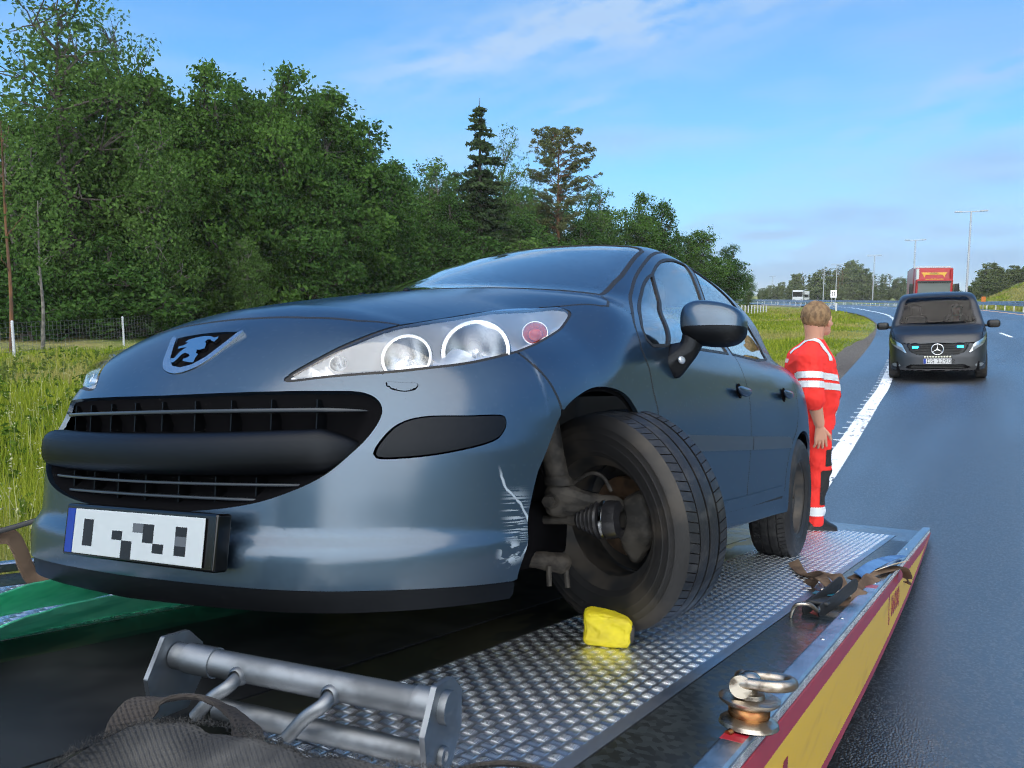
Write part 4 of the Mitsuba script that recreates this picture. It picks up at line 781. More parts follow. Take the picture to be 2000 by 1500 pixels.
# straps: flat bands swept along a path
def band(path, width, thick, up=(0, 0, 1), n=8, twist=None, wav=0., seed=1):
    P = catmull(np.asarray(path, float), n); m = len(P)
    if wav: P = P + (meshkit.fbm(np.stack([np.arange(m)*.23, 0*np.arange(m) + seed, 0*np.arange(m)], -1), 3, seed) - .5)[:, None]*[0, 0, wav]
    k = 9; xs = np.linspace(-.5, .5, k)*width; pr = np.concatenate([np.stack([xs, thick*.5*(1 - .5*np.abs(xs/width*2)**6)], 1), np.stack([xs[::-1], -thick*.5*(1 - .5*np.abs(xs[::-1]/width*2)**6)], 1)])
    tw = None if twist is None else np.interp(np.linspace(0, 1, m), np.linspace(0, 1, len(twist)), np.radians(twist))
    return sweep(P, pr, up, twist=tw)
fs = thing('webbing_strap', 'heap of worn grey webbing with fuzzy edges in the foreground', 'strap')
def fuzz(path, z, n, seed, L=.012):
    r = np.random.default_rng(seed); P = catmull(path, 14); i = r.integers(0, len(P), n); a = P[i] + r.normal(size=(n, 3))*.0022; d = r.normal(size=(n, 3)); d[:, 2] = np.abs(d[:, 2]) + .4; d /= np.linalg.norm(d, axis=1, keepdims=True); w = np.cross(d, r.normal(size=(n, 3))); w /= np.linalg.norm(w, axis=1, keepdims=True); b = a + d*L*r.uniform(.3, 1, (n, 1))
    V = np.stack([a - w*.0005, a + w*.0005, b], 1).reshape(-1, 3); return V, np.arange(3*n).reshape(-1, 3)
pa = [(-1.45, .70, .135), (-1.413, .715, .150), (-1.336, .687, .160), (-1.259, .678, .163), (-1.211, .703, .164), (-1.174, .757, .162), (-1.163, .852, .160), (-1.16, .927, .158), (-1.116, 1.034, .160), (-1.07, 1.117, .160), (-1.01, 1.20, .155)]
def curtain(path, drop, thick, out, n=10, seed=3, rows=14):
    """a broad webbing lying on its edge: top edge along path, hanging towards the camera"""
    P = catmull(path, n); m = len(P); t = np.linspace(0, 1, rows); V = []
    for side in (0, 1):
        for tt in t:
            w = meshkit.fbm(np.stack([np.arange(m)*.10, np.full(m, tt*1.5), np.full(m, float(seed))], -1), 3, seed)[:, None] - .5
            V.append(P + np.array(out)*tt + np.array([0, 0, -1.])*(drop*tt**1.5) + w*[.02, .01, .022] + (np.array([.5, 0, .5])*thick if side else 0))
    V = np.array(V).reshape(2, rows, m, 3); i, j = np.meshgrid(np.arange(rows-1), np.arange(m-1), indexing='ij'); a = i*m + j; q = np.stack([a, a+1, a+m+1, a+m], -1).reshape(-1, 4)
    o = rows*m; F = [q[:, ::-1], q + o]
    for e in (np.arange(m-1), (rows-1)*m + np.arange(m-1)): F.append(np.stack([e, e+1, e+1+o, e+o], 1))
    return V.reshape(-1, 3), np.vstack(F)
pa = [(a, b, n - .022) for a, b, n in pa]
dk(fs, 'band', curtain(pa, .15, .009, (-.22, .04, 0)), 'mat_web_grey', True)
dk(fs, 'frayed_edge', fuzz(np.array(pa) + [.004, 0, .006], 0, 2600, 5), 'mat_web_grey', False, kind='stuff')
dk(fs, 'band', band([(-1.22, .58, .02), (-1.174, .553, .10), (-1.115, .535, .118), (-1.067, .598, .122), (-1.071, .692, .115), (-1.11, .76, .10), (-1.16, .82, .06)], .055, .009, (.5, .1, 1), 10, None, .01), 'mat_web_dark', 40)
dk(fs, 'band', band([(-1.42, .44, .0), (-1.38, .52, .06), (-1.40, .60, .085), (-1.45, .66, .03)], .05, .009, (.6, .2, 1), 10), 'mat_web_brown', 40)
dk(fs, 'band', band([(-1.06, 1.02, .05), (-1.02, 1.09, .12), (-.985, 1.16, .135), (-.975, 1.22, .12), (-1.02, 1.25, .06)], .05, .008, (.5, .1, 1), 10), 'mat_web_dark', 40)
# green lifting sling
gs = thing('lifting_sling', 'green lifting sling stretched from the left frame edge to under the front bumper', 'sling')
A = [(-1.20, -.16, .03), (-1.0, -.30, .045), (-.86, -.34, .045), (-.66, -.36, .05), (-.48, -.37, .045), (-.28, -.385, .03), (-.05, -.37, .02), (.10, -.30, .02)]
B = [(-1.15, -.25, .085), (-.95, -.35, .10), (-.80, -.41, .10), (-.64, -.46, .095), (-.48, -.51, .085), (-.32, -.55, .085), (-.1, -.58, .11)]
def ribbon(path, width, tilt, seed, stitch=True):
    P = catmull(path, 10); m = len(P); Tn = np.gradient(P, axis=0); Tn /= np.linalg.norm(Tn, axis=1, keepdims=True); S = np.cross(Tn, [0, 0, 1.]); S /= np.linalg.norm(S, axis=1, keepdims=True)
    t = np.linspace(-.5, .5, 13); c = math.cos(tilt); s = math.sin(tilt); V = []
    for sd in (0, 1):
        for tt in t:
            w = (meshkit.fbm(np.stack([np.arange(m)*.09, np.full(m, tt*4), np.full(m, float(seed))], -1), 3, seed) - .5)[:, None]
            rib = .0022*math.cos(tt*2*PI*3) - .004*(abs(abs(tt) - .33) < .05)
            V.append(P + S*(tt*width*c) + np.array([0, 0, 1.])*(tt*width*s + (rib + .004)*(1 if sd else -1)) + w*[.0, .004, .018])
    k = len(t); V = np.array(V).reshape(2, k, m, 3); i, j = np.meshgrid(np.arange(k-1), np.arange(m-1), indexing='ij'); a = i*m + j; q = np.stack([a, a+1, a+m+1, a+m], -1).reshape(-1, 4); o = k*m; F = [q[:, ::-1], q + o]
    for e in (np.arange(m-1), (k-1)*m + np.arange(m-1)): F.append(np.stack([e, e+1, e+1+o, e+o], 1))
    return V.reshape(-1, 3), np.vstack(F)
dk(gs, 'band', ribbon(A, .215, -.50, 3), 'mat_web_green', 40); dk(gs, 'band', ribbon(B, .205, -.60, 9), 'mat_web_green', 40)
# brown tie-down with hook on the far rail
br = thing('tie_down_strap', 'brown tie-down strap hanging over the far rail left of the number plate', 'strap')
dk(br, 'band', band([(-.60, -1.12, .150), (-.535, -1.10, .150), (-.505, -1.085, .10), (-.49, -1.07, .05), (-.47, -1.04, .01), (-.40, -.98, .006)], .055, .006, (.2, 1, .2), 8), 'mat_web_brown', 40)
dk(br, 'band', band([(-.36, -1.03, .01), (-.30, -.98, .045), (-.22, -.95, .05), (-.12, -.92, .03)], .055, .006, (0, .4, 1), 8), 'mat_web_brown', 40)
dk(br, 'hook', tube(catmull([(-.60, -1.11, .160), (-.55, -1.06, .185), (-.49, -1.0, .215), (-.45, -.96, .23)], 6), .009, 10), 'mat_dark_steel')
dk(br, 'ratchet', rbox(-.49, -.40, -1.03, -.95, .13, .245, .02), 'mat_trim', 40)
# yellow chock
ch = thing('wheel_chock', 'yellow foam wheel chock on the tread plate before the broken wheel', 'wheel chock')
v = rbox(-.05, .05, -.066, .066, 0, .090, .016, 10); vv, ff = trimesh.remesh.subdivide_to_size(v.vertices, v.faces, .012)
vv = vv + (meshkit.fbm(vv*26, 4, 4)[:, None] - .5)*.016*np.sign(vv)*[1, 1, .7]
CHM = frame([.160, .765, .004], [-.91, .415, 0], [-.415, -.91, 0], [0, 0, 1])
vv[:, 2] *= 1 + .10*vv[:, 1]/.08
dk(ch, 'foam_block', xf((vv, ff), CHM), 'mat_foam_yellow', 50); dk(ch, 'core', xf(rbox(-.040, .038, -.076, 0, .010, .066, .012), CHM), 'mat_grimy_metal', 40)
# snatch block with shackle on the near beam
sb = thing('snatch_block', 'steel pulley with a bow shackle standing on the near side beam', 'pulley')
SBM = frame([-.325, 1.296, .034], [1, 0, 0], [0, 1, 0], [0, 0, 1])
def sbp(nm, m, mt, sm=40): return dk(sb, nm, xf(m, SBM), mt, sm)
sbp('lower_cheek', lathe([(0, 0), (.052, 0), (.058, .004), (.056, .012), (.044, .020), (.030, .022)], 40), 'mat_worn_steel')
sbp('sheave', lathe([(.036, .018), (.040, .024), (.040, .034), (.036, .040)], 36), 'mat_copper_wear')
sbp('upper_cheek', lathe([(.030, .036), (.046, .042), (.058, .050), (.060, .056), (.052, .060), (.030, .0585), (.028, .066), (0, .066)], 40), 'mat_worn_steel')
sbp('swivel', lathe([(.016, .06), (.014, .075), (.020, .085), (.020, .098), (.012, .105), (0, .106)], 24), 'mat_worn_steel')
sbp('pin', cyl((.036, -.026, .082), (-.030, -.010, .084), .0155, 24), 'mat_worn_steel')
sbp('pin_head', cat(cyl((-.030, -.010, .084), (-.040, -.0075, .0843), .022, 24)), 'mat_worn_steel')
sbp('shackle', tube(catmull([(.026, -.034, .080), (.030, -.010, .088), (.034, .038, .094), (.026, .068, .096), (.002, .080, .097), (-.022, .070, .097), (-.034, .045, .095), (-.030, -.005, .090), (-.026, -.026, .082)], 8), .0115, 14), 'mat_worn_steel')
sbp('grease_nipple', cyl((-.058, -.018, .002), (-.068, -.022, .0), .007, 10), 'mat_copper_wear')
# ratchet strap heap on the near rail
rs = thing('ratchet_strap', 'brown ratchet strap heap with a blue label on the near side rail', 'strap')
def rp(nm, path, w, t, mt, up=(0, 0, 1), tw=None): return dk(rs, nm, band(path, w, t, up, 8, tw), mt, 40)
rp('band', [(2.12, .85, .03), (2.0, .90, .012), (1.83, .97, .012), (1.76, 1.05, .045), (1.66, 1.10, .06), (1.50, 1.15, .075), (1.40, 1.20, .04), (1.34, 1.22, .012)], .055, .005, 'mat_web_brown', (.3, .3, 1), [50, 20, 0, 10, 40, 10, 20])
rp('band', [(1.62, 1.02, .01), (1.58, 1.06, .05), (1.48, 1.10, .065), (1.42, 1.16, .03), (1.5, 1.22, .012), (1.7, 1.24, .05), (1.85, 1.25, .045)], .05, .005, 'mat_web_brown', (.2, .5, 1), [0, 60, 20, 0, 30, 0])
rp('band', [(1.22, 1.10, .006), (1.30, 1.16, .008), (1.34, 1.22, .012), (1.44, 1.24, .045), (1.55, 1.235, .03)], .06, .005, 'mat_web_brown', (0, 0, 1), [0, 10, 30, 10])
rp('band', [(1.78, 1.17, .03), (1.95, 1.23, .055), (2.15, 1.27, .045), (2.34, 1.30, .038), (2.42, 1.32, .0), (2.43, 1.322, -.05)], .055, .005, 'mat_web_brown', (0, 0, 1), [10, 20, 0, 0, 20, 40])
rp('blue_label_band', [(1.80, 1.19, .05), (2.0, 1.22, .075), (2.3, 1.26, .080), (2.7, 1.27, .05)], .045, .005, 'mat_web_blue', (0, 0, 1), [30, 30, 10, 0])
rp('paper_label', [(1.95, 1.24, .060), (2.15, 1.275, .065), (2.36, 1.31, .060)], .060, .002, 'mat_paper_tag', (0, -.5, 1))
for y_ in (-.033, .033):
    dk(rs, 'ratchet_side', xf(prism(sg.LineString([(0, 0), (.13, .015), (.24, .035)]).buffer(.024), .005), frame([1.05, 1.155 + y_*.8, .02], [.93, .30, .14], [-.1, 0, 1.], [.30, -.93, 0])), 'mat_dark_steel')
dk(rs, 'ratchet_handle', rbox(1.06, 1.22, 1.125, 1.20, .034, .048, .006), 'mat_dark_steel'); dk(rs, 'handle_tag', rbox(1.185, 1.24, 1.12, 1.205, .050, .054, .0015), 'mat_blue_tag')
dk(rs, 'spool', cat(*[tube([(1.30 + .02*i, 1.13 + .02*i, .04), (1.31 + .02*i, 1.17 + .02*i, .04), (1.32 + .02*i, 1.21 + .02*i, .04)], .018 - .003*i, 12) for i in range(2)]), 'mat_worn_steel')
for i in range(2): dk(rs, 'hook', tube(catmull([(.93 + .014*i, 1.10, .005), (.915 + .014*i, 1.12, .05), (.93 + .014*i, 1.16, .055), (.97 + .01*i, 1.18, .03), (1.05, 1.17, .03)], 6), .006, 8), 'mat_worn_steel')
# ---------------------------------------------------------------- the man in red
mat('hi_vis_red', bump({'type': 'blendbsdf', 'weight': .12, 'a': prin((.78, .022, .018), .75, sheen=.6), 'b': prin((.80, .06, .02), .9)}, lambda p, n, uv: fbm(p.x*16, p.y*16, p.z*11, 3)*.03, 3e-3))
mat('reflective', prin((.66, .68, .70), .45, .2)); mat('skin', prin((.52, .27, .185), .5, specular=.35)); mat('hair', bump(prin(vnoise(60., (.13, .075, .035), (.26, .16, .075), 3, .3, .7, (1, 1, .35)), .6), lambda p, n, uv: fbm(p.x*200, p.y*200, p.z*50, 2)*.004, 1e-3))
mat('knee_black', prin((.012, .012, .013), .8)); mat('shoe_black', prin((.010, .010, .011), .4)); mat('print_grey', prin((.62, .42, .42), .7))
man = thing('person', 'man in red work clothes with white reflective bands, turned away behind the car', 'person')
PM = frame([-1.085, 5.96, .165], [1, 0, 0], [0, 1, 0], [0, 0, 1]) @ trimesh.transformations.rotation_matrix(math.radians(20), [0, 0, 1], [.06, -.05, 0]) @ np.diag([1.05, 1.05, 1, 1])
def pp(nm, m, mt, sm=True, parent=None, **k): return part(parent or man, nm, xf(m, PM), mt, sm, **k)
def clipm(m, d):
    V, F = clip(np.array(m.vertices), np.array(m.faces), d); return trimesh.Trimesh(V, F, process=False)
# skin: head, neck, right forearm and hand, one continuous body under the clothes
N = {'skull': ((.055, -.045, 1.545), .080), 'skullb': ((.040, -.055, 1.525), .074), 'face': ((.090, -.018, 1.49), .060), 'jaw': ((.105, -.005, 1.455), .050), 'neck': ((.045, -.05, 1.40), .058), 'neckb': ((.035, -.055, 1.32), .065),
     'nose': ((.165, .035, 1.487), .013), 'brow': ((.135, .015, 1.525), .030), 'chin': ((.135, .020, 1.43), .026), 'che': ((.20, .05, 1.3), .05),
     'chest': ((.05, -.06, 1.15), .12), 'pelvis': ((.06, -.03, .80), .11), 'shr': ((-.015, -.21, 1.24), .055), 'elr': ((.012, -.290, 1.00), .050), 'wrr': ((.065, -.235, .815), .034),
     'shl': ((.09, .13, 1.25), .055), 'ell': ((.14, .20, 1.02), .045), 'wrl': ((.18, .15, .85), .03), 'hr': ((.07, -.09, .78), .085), 'kr': ((.105, -.07, .46), .055), 'ar': ((.085, -.085, .12), .040), 'hl': ((.07, .08, .78), .085), 'kl': ((.09, .08, .46), .055), 'al': ((.05, .07, .12), .04)}
body = hull_chain(N, [('skull', 'skullb'), ('skull', 'face'), ('face', 'jaw', 'skullb'), ('face', 'nose'), ('brow', 'face', 'skull'), ('jaw', 'chin'), ('face', 'chin'), ('skullb', 'neck'), ('neck', 'neckb'), ('neckb', 'chest'), ('chest', 'pelvis'), ('chest', 'shr'), ('chest', 'shl'), ('shr', 'elr'), ('elr', 'wrr'), ('shl', 'ell'), ('ell', 'wrl'), ('pelvis', 'hr'), ('pelvis', 'hl'), ('hr', 'kr'), ('kr', 'ar'), ('hl', 'kl'), ('kl', 'al')], 14, .016, 3)
# right hand on the thigh, fingers spread downwards
def hand(w, d, side, out):
    """w wrist, d direction of the fingers, side across the palm, out back of the hand"""
    nodes = {'w': (w, .026)}; bones = []; L = [.066, .075, .070, .056]
    for i in range(4):
        b = w + d*.082 + side*(.030 - .021*i); nodes[f'k{i}'] = (b, .0125); bones.append(('w', f'k{i}'))
        if i: bones.append((f'k{i-1}', f'k{i}', 'w'))
        s = side*(.20 - .13*i); m1 = b + (d + s*.5)*L[i]*.5 - out*.004; m2 = b + (d + s)*L[i]*.95 - out*.020
        nodes[f'a{i}'] = (m1, .0098); nodes[f'b{i}'] = (m2, .0080); bones += [(f'k{i}', f'a{i}'), (f'a{i}', f'b{i}')]
    t0 = w + d*.03 + side*.030; t1 = w + d*.070 + side*.062; t2 = w + d*.10 + side*.072 - out*.008
    nodes.update(t0=(t0, .016), t1=(t1, .0115), t2=(t2, .009)); bones += [('w', 't0'), ('t0', 't1'), ('t1', 't2'), ('t0', 'k0', 'w')]
    return hull_chain(nodes, bones, 10, .0055, 2)
nrm = lambda v: np.asarray(v, float)/np.linalg.norm(v)
h_ = hand(np.array([.068, -.228, .79]), nrm([.16, .08, -1]), nrm([.95, .30, .15]), nrm([.3, -1, 0]))
h2_ = hand(np.array([.18, .15, .83]), nrm([.1, 0, -1]), nrm([.3, -.9, 0]), nrm([1, .3, 0]))
b_ = m3.Manifold(m3.Mesh(np.array(body.vertices, np.float32), np.array(body.faces, np.uint32)))
try:
    for q in (h_, h2_): b_ = b_ + m3.Manifold(m3.Mesh(np.array(q.vertices, np.float32), np.array(q.faces, np.uint32)))
    body = mm(b_)
except Exception: body = cat(body, h_, h2_)
k = man; scene[k] = mikit.ply(xf(body, PM), 'mat_skin', 50)
ear = trimesh.creation.icosphere(3, 1.0); e1 = trimesh.Trimesh(ear.vertices*[.012, .020, .032], ear.faces, process=False); e1 = rot(e1, -20, [0, 1, 0])
pp('ear', mv(rot(e1, 30, [0, 0, 1]), .122, -.080, 1.500), 'mat_skin'); pp('ear', mv(rot(e1, 30, [0, 0, 1]), .0, .036, 1.500), 'mat_skin')
# hair: cap over the back and top of the skull
hc = trimesh.creation.icosphere(4, 1.0); hv = hc.vertices*[.094, .094, .104] + [.048, -.052, 1.545]; hv = hv + (meshkit.fbm(hv*[90, 90, 30], 3, 2)[:, None] - .5)*hc.vertices*.012
fdir = nrm([.66, .70, -.0]); dd = (hv - [.048, -.052, 1.545]) @ fdir
kp = np.minimum(.058 + .55*(hv[:, 2] - 1.55) - dd, hv[:, 2] - (1.412 + .25*np.clip(dd + .03, 0, .2)))
pp('hair', clipm(trimesh.Trimesh(hv, hc.faces, process=False), kp), 'mat_hair')
# shirt
S = {'cl': ((.045, -.045, 1.345), .070), 'ch': ((.025, -.05, 1.20), .165), 'cl2': ((.05, .05, 1.20), .155), 'be': ((.070, -.02, 1.00), .165), 'wa': ((.065, -.03, .86), .142), 'he': ((.065, -.03, .795), .140), 'shr': ((-.015, -.215, 1.245), .088), 'shl': ((.09, .13, 1.245), .082), 'elr': ((.005, -.295, 1.02), .074), 'cu': ((.018, -.292, .975), .066), 'ell': ((.14, .20, 1.02), .066)}
sh = hull_chain(S, [('cl', 'shr', 'ch'), ('cl', 'shl', 'cl2'), ('ch', 'cl2', 'be'), ('be', 'wa'), ('wa', 'he'), ('shr', 'elr'), ('elr', 'cu'), ('shl', 'ell'), ('ch', 'shr', 'be')], 16, .014, 6)
v = np.array(sh.vertices); v = v + sh.vertex_normals*((meshkit.fbm(v*[9, 9, 14], 3, 3) - .5)*.022)[:, None]; sh = trimesh.Trimesh(v, sh.faces, process=False)
sh = clipm(sh, np.minimum(v[:, 2] - .755, 1.392 - v[:, 2] + .3*(v[:, 0] - .045)))
sk = pp('shirt', sh, 'mat_hi_vis_red', label='red shirt with white reflective bands')
sv, sn = np.array(sh.vertices), trimesh.Trimesh(sh.vertices, sh.faces, process=False).vertex_normals
def tape(d, off=.004):
    V, F = clip(sv + sn*off, np.array(sh.faces), d); return trimesh.Trimesh(V, F, process=False)
arm = np.minimum(-.150 - sv[:, 1] + .30*(sv[:, 0]), 1)     # positive on the right sleeve
def hb(z0, w, sl=0., sel=None): d = w - np.abs(sv[:, 2] - z0 - sl*(sv[:, 1])); return d if sel is None else np.minimum(d, sel)
pp('reflective_band', tape(hb(.985, .024, .10, -arm)), 'mat_reflective', True, sk); pp('reflective_band', tape(hb(.880, .024, .08, -arm)), 'mat_reflective', True, sk)
pp('reflective_band', tape(hb(1.095, .023, -.2, arm)), 'mat_reflective', True, sk); pp('reflective_band', tape(hb(1.030, .023, -.2, arm)), 'mat_reflective', True, sk)
pp('shoulder_band', tape(np.minimum(.022 - np.abs(sv[:, 1] + .13 + .25*sv[:, 0]), np.minimum(sv[:, 2] - 1.24, .13 - np.abs(sv[:, 0] - .02)))), 'mat_reflective', True, sk)
for dz in (-.045, .045): pp('back_print', tape(np.minimum(np.minimum(.014 - np.abs(sv[:, 2] - 1.185 - dz), -.03 - sv[:, 0]), .07 - np.abs(sv[:, 1] + .04)), .003), 'mat_print_grey', True, sk)
# trousers, knee pads, shoes
Tn_ = {'wa': ((.065, -.02, .82), .135), 'hr': ((.065, -.085, .76), .105), 'hl': ((.07, .075, .76), .105), 'kr': ((.105, -.075, .46), .078), 'kl': ((.09, .075, .46), .078), 'cr': ((.075, -.085, .25), .070), 'ar': ((.085, -.085, .10), .066), 'clf': ((.05, .07, .25), .07), 'al': ((.05, .07, .10), .066)}
tr = hull_chain(Tn_, [('wa', 'hr', 'hl'), ('hr', 'kr'), ('kr', 'cr'), ('cr', 'ar'), ('hl', 'kl'), ('kl', 'clf'), ('clf', 'al')], 14, .014, 5)
v = np.array(tr.vertices); v = v + tr.vertex_normals*((meshkit.fbm(v*[10, 10, 17], 3, 6) - .5)*.022)[:, None]; tr = trimesh.Trimesh(v, tr.faces, process=False)
tr = clipm(tr, np.minimum(v[:, 2] - .065, .86 - v[:, 2])); tk = pp('trousers', tr, 'mat_hi_vis_red', label='red work trousers with black knee patches')
sv, sn, sh = np.array(tr.vertices), trimesh.Trimesh(tr.vertices, tr.faces, process=False).vertex_normals, tr
for y0 in (-.078, .075):
    near = .085 - np.abs(sv[:, 1] - y0)
    pp('knee_patch', tape(np.minimum(near, np.minimum(.125 - np.abs(sv[:, 2] - .345), sv[:, 0] - .105))), 'mat_knee_black', True, tk)
    pp('reflective_band', tape(np.minimum(near, .032 - np.abs(sv[:, 2] - .175))), 'mat_reflective', True, tk)
    pp('thigh_pocket', tape(np.minimum(near, np.minimum(.06 - np.abs(sv[:, 2] - .56), sv[:, 0] - .13))), 'mat_knee_black', True, tk)
for x0, y0 in ((.085, -.085), (.05, .07)):
    s_ = hull_chain({'h': ((x0 - .045, y0 - .03, .035), .036), 'm': ((x0 + .03, y0, .035), .038), 't': ((x0 + .135, y0 + .05, .026), .030), 'a': ((x0 - .01, y0 - .01, .10), .046)}, [('h', 'm', 'a'), ('m', 't'), ('m', 't', 'a')], 14, .01, 3)
    s_ = pp('shoe', clipm(s_, s_.vertices[:, 2] - .004), 'mat_shoe_black'); 
    pp('sole', mv(rot(rbox(-.085, .17, -.040, .040, -.002, .020, .008), 22, [0, 0, 1]), x0, y0, 0), 'mat_void', True, s_)
# ---------------------------------------------------------------- vehicles behind
def use_shell(f, lo, hi, h):
    global shell, SKIN, V0
    shell = f; V, Q = surface_net(f, lo, hi, h); F = np.vstack([Q[:, [0, 1, 2]], Q[:, [0, 2, 3]]]); V = onto(V, 3); n = shell_n(V)
    fn = np.cross(V[F[:, 1]] - V[F[:, 0]], V[F[:, 2]] - V[F[:, 0]])
    if ((fn*n[F[:, 0]]).sum(1) > 0).mean() < .5: F = F[:, ::-1]
    SKIN = (V, F); V0 = V
vHC = _sp([(-1.3, .3), (-.98, .55), (-.92, .72), (-.86, .86), (-.75, .97), (-.5, 1.06), (-.2, 1.13), (.0, 1.20), (.2, 1.37), (.45, 1.585), (.66, 1.755), (.8, 1.82), (1.0, 1.865), (1.6, 1.895), (3.2, 1.90), (3.9, 1.87)])
vW = _sp([(-1, .80), (-.7, .87), (-.35, .93), (0, .955), (.6, .962), (3.5, .962), (4.0, .93)]); vWW = _sp([(.15, .06), (.3, .02), (.45, 0), (.9, .0), (1.1, .03), (1.3, .075), (1.6, .15), (1.85, .21), (2.0, .3)])
vF = _sp([(0, -.93), (.35, -.905), (.6, -.84), (.76, -.74), (.87, -.58), (.93, -.35), (1.0, .1)]); vFW = _sp([(.15, .10), (.25, .03), (.36, .0), (.5, .0), (.62, .015), (.8, .045), (1.0, .14), (1.3, .4)])
def van_shell(s, t, w):
    t = np.sqrt(t*t + 1e-6); top = (w - (vHC(s) - .05*(t/.8)**3))*np.where(s < .9, .80, .98); side = t - (vW(s) - vWW(w)); front = (vF(t) + vFW(w) - s)*.9
    return smax(smax(smax(front, side, .09), s - 3.95, .1), top, .10)
use_shell(van_shell, (-1.02, -1.02, .22), (4.05, 1.02, 1.98), .028)
VO = np.array([-.90, 20.0, .035]); _h = nrm([-.060, 1, 0]); _s = nrm([1, .060, .045]); VM = frame(VO, _h, _s, np.cross(_s, _h)*1.0)
mat('van_black', {'type': 'blendbsdf', 'weight': .25, 'a': plastic((.032, .036, .043), .14, 1.6), 'b': metal((.12, .13, .15), .32)})
scene['mat_blue_lamp'] = plastic((.02, .2, .6), .1); mat('lamp_glass', plastic((.30, .33, .36), .05)); mat('grille_black', plastic((.010, .011, .013), .15)); mat('star_silver', metal((.78, .80, .83), .12)); mat('plate_white', plastic((.74, .75, .76), .3)); mat('led_body', plastic((.02, .02, .02), .2))
mat('van_glass', {'type': 'thindielectric', 'int_ior': 1.22, 'specular_transmittance': rgb(.24, .30, .33)}, False)
van = thing('patrol_van', 'dark grey van with blue flashing grille lights driving up behind the man', 'van')
def vp(nm, m, mt, sm=40, parent=None, **k): return part(parent or van, nm, xf(m, VM), mt, sm, **k)
def vpan(nm, fld, mt, depth=.02, lift=0., parent=None, **k): return part(parent or van, nm, skin_ply(*panel(fld, depth, lift), mt, VM), None, **k)
fr = lambda poly: np.where(V0[:, 0] < 1.0, sdf2(np.stack([V0[:, 1], V0[:, 2]], 1), np.array(poly)), -1)
fra = lambda poly: np.where(V0[:, 0] < .2, sdf2(np.stack([np.abs(V0[:, 1]), V0[:, 2]], 1), np.array(poly)), -1)
vw = np.where(V0[:, 2] > 1.15, fr(catmull([(-.735, 1.205), (-.4, 1.175), (0, 1.165), (.4, 1.175), (.735, 1.205), (.70, 1.40), (.625, 1.75), (.4, 1.79), (0, 1.80), (-.4, 1.79), (-.625, 1.75), (-.70, 1.40)], 4, True)), -1)
vh = fra(catmull([(.58, .595), (.63, .70), (.68, .80), (.80, .865), (.915, .935), (.925, .86), (.85, .76), (.72, .68)], 3, True))
vg = fr([(-.575, .80), (0, .83), (.575, .80), (.57, .72), (.50, .625), (.36, .565), (0, .552), (-.36, .565), (-.50, .625), (-.57, .72)])
vl = fr([(-.62, .30), (-.50, .365), (.50, .365), (.62, .30), (.55, .275), (-.55, .275)]); vfog = fra(catmull([(.70, .35), (.76, .385), (.84, .385), (.88, .35), (.84, .315), (.74, .315)], 3, True))
varch = np.where(np.abs(V0[:, 1]) > .4, np.maximum(sdf2(V0[:, [0, 2]], np.stack([.40*np.cos(np.linspace(0, 2*PI, 40)), .36 + .40*np.sin(np.linspace(0, 2*PI, 40))], 1)), sdf2(V0[:, [0, 2]], np.stack([3.2 + .40*np.cos(np.linspace(0, 2*PI, 40)), .36 + .40*np.sin(np.linspace(0, 2*PI, 40))], 1))), -1)
vs = np.where(np.abs(V0[:, 1]) > .5, sdf2(V0[:, [0, 2]], np.array([(.42, 1.22), (.95, 1.72), (1.5, 1.74), (1.5, 1.22)])), -1)
vhood = np.where((V0[:, 2] > .8) & (V0[:, 0] < .1), np.minimum(.80 - np.abs(V0[:, 1]) + .12*(V0[:, 0] + .8), np.minimum(V0[:, 0] + .89, .02 - V0[:, 0] - .1*(V0[:, 1])**2*0)), -1)
vpan('body', allmin(-vw - .01, -vh - .006, -vg - .004, -vl - .003, -vfog - .003, -varch, -vs - .006, -vhood - .005), 'mat_van_black')
vpan('bonnet', allmin(vhood - .004, -vh - .006, -vg - .004, -vw - .012), 'mat_van_black')
vpan('windscreen', vw - .008, 'mat_van_glass', 0, -.004); vpan('screen_frame', .016 - np.abs(vw), 'mat_rubber_seal', .01, .0)
for sd in (V0[:, 1], -V0[:, 1]):
    vpan('side_window', allmin(vs, sd), 'mat_gloss_black', 0, -.004)
    hk = vpan('headlight', allmin(vh, sd), 'mat_lamp_glass', 0, -.006); vpan('daylight_strip', allmin(vh, .042 - np.abs(vh - .040)*1.2, sd, np.maximum(V0[:, 2] - .70 - .35*(np.abs(V0[:, 1]) - .6), .66 - np.abs(V0[:, 1]))), 'mat_star_silver', 0, -.003, hk)
    fk_ = vpan('fog_lamp', allmin(vfog, sd), 'mat_lamp_glass', 0, -.006)
Vg_, Fg_, Ng_ = panel(vg + .004, 0); gk = part(van, 'grille', skin_ply(Vg_ - Ng_*.05, Fg_, Ng_, 'mat_grille_black', VM), None)
vpan('grille_frame', .007 - np.abs(vg - .002), 'mat_trim', .01, .004, gk)
for w in (.60, .66, .72, .78): vp('grille_bar', mv(bx(-.01, .02, -.50 + abs(w - .74)*.6, .50 - abs(w - .74)*.6, -.011, .011), -.895, 0, w), 'mat_grille_black', 30, gk)
Vg_, Fg_, Ng_ = panel(vl + .003, 0); part(van, 'lower_intake', skin_ply(Vg_ - Ng_*.04, Fg_, Ng_, 'mat_void', VM), None)
for w in (.30, .335): vp('intake_bar', bx(-.93, -.90, -.5, .5, w - .007, w + .007), 'mat_grille_black')
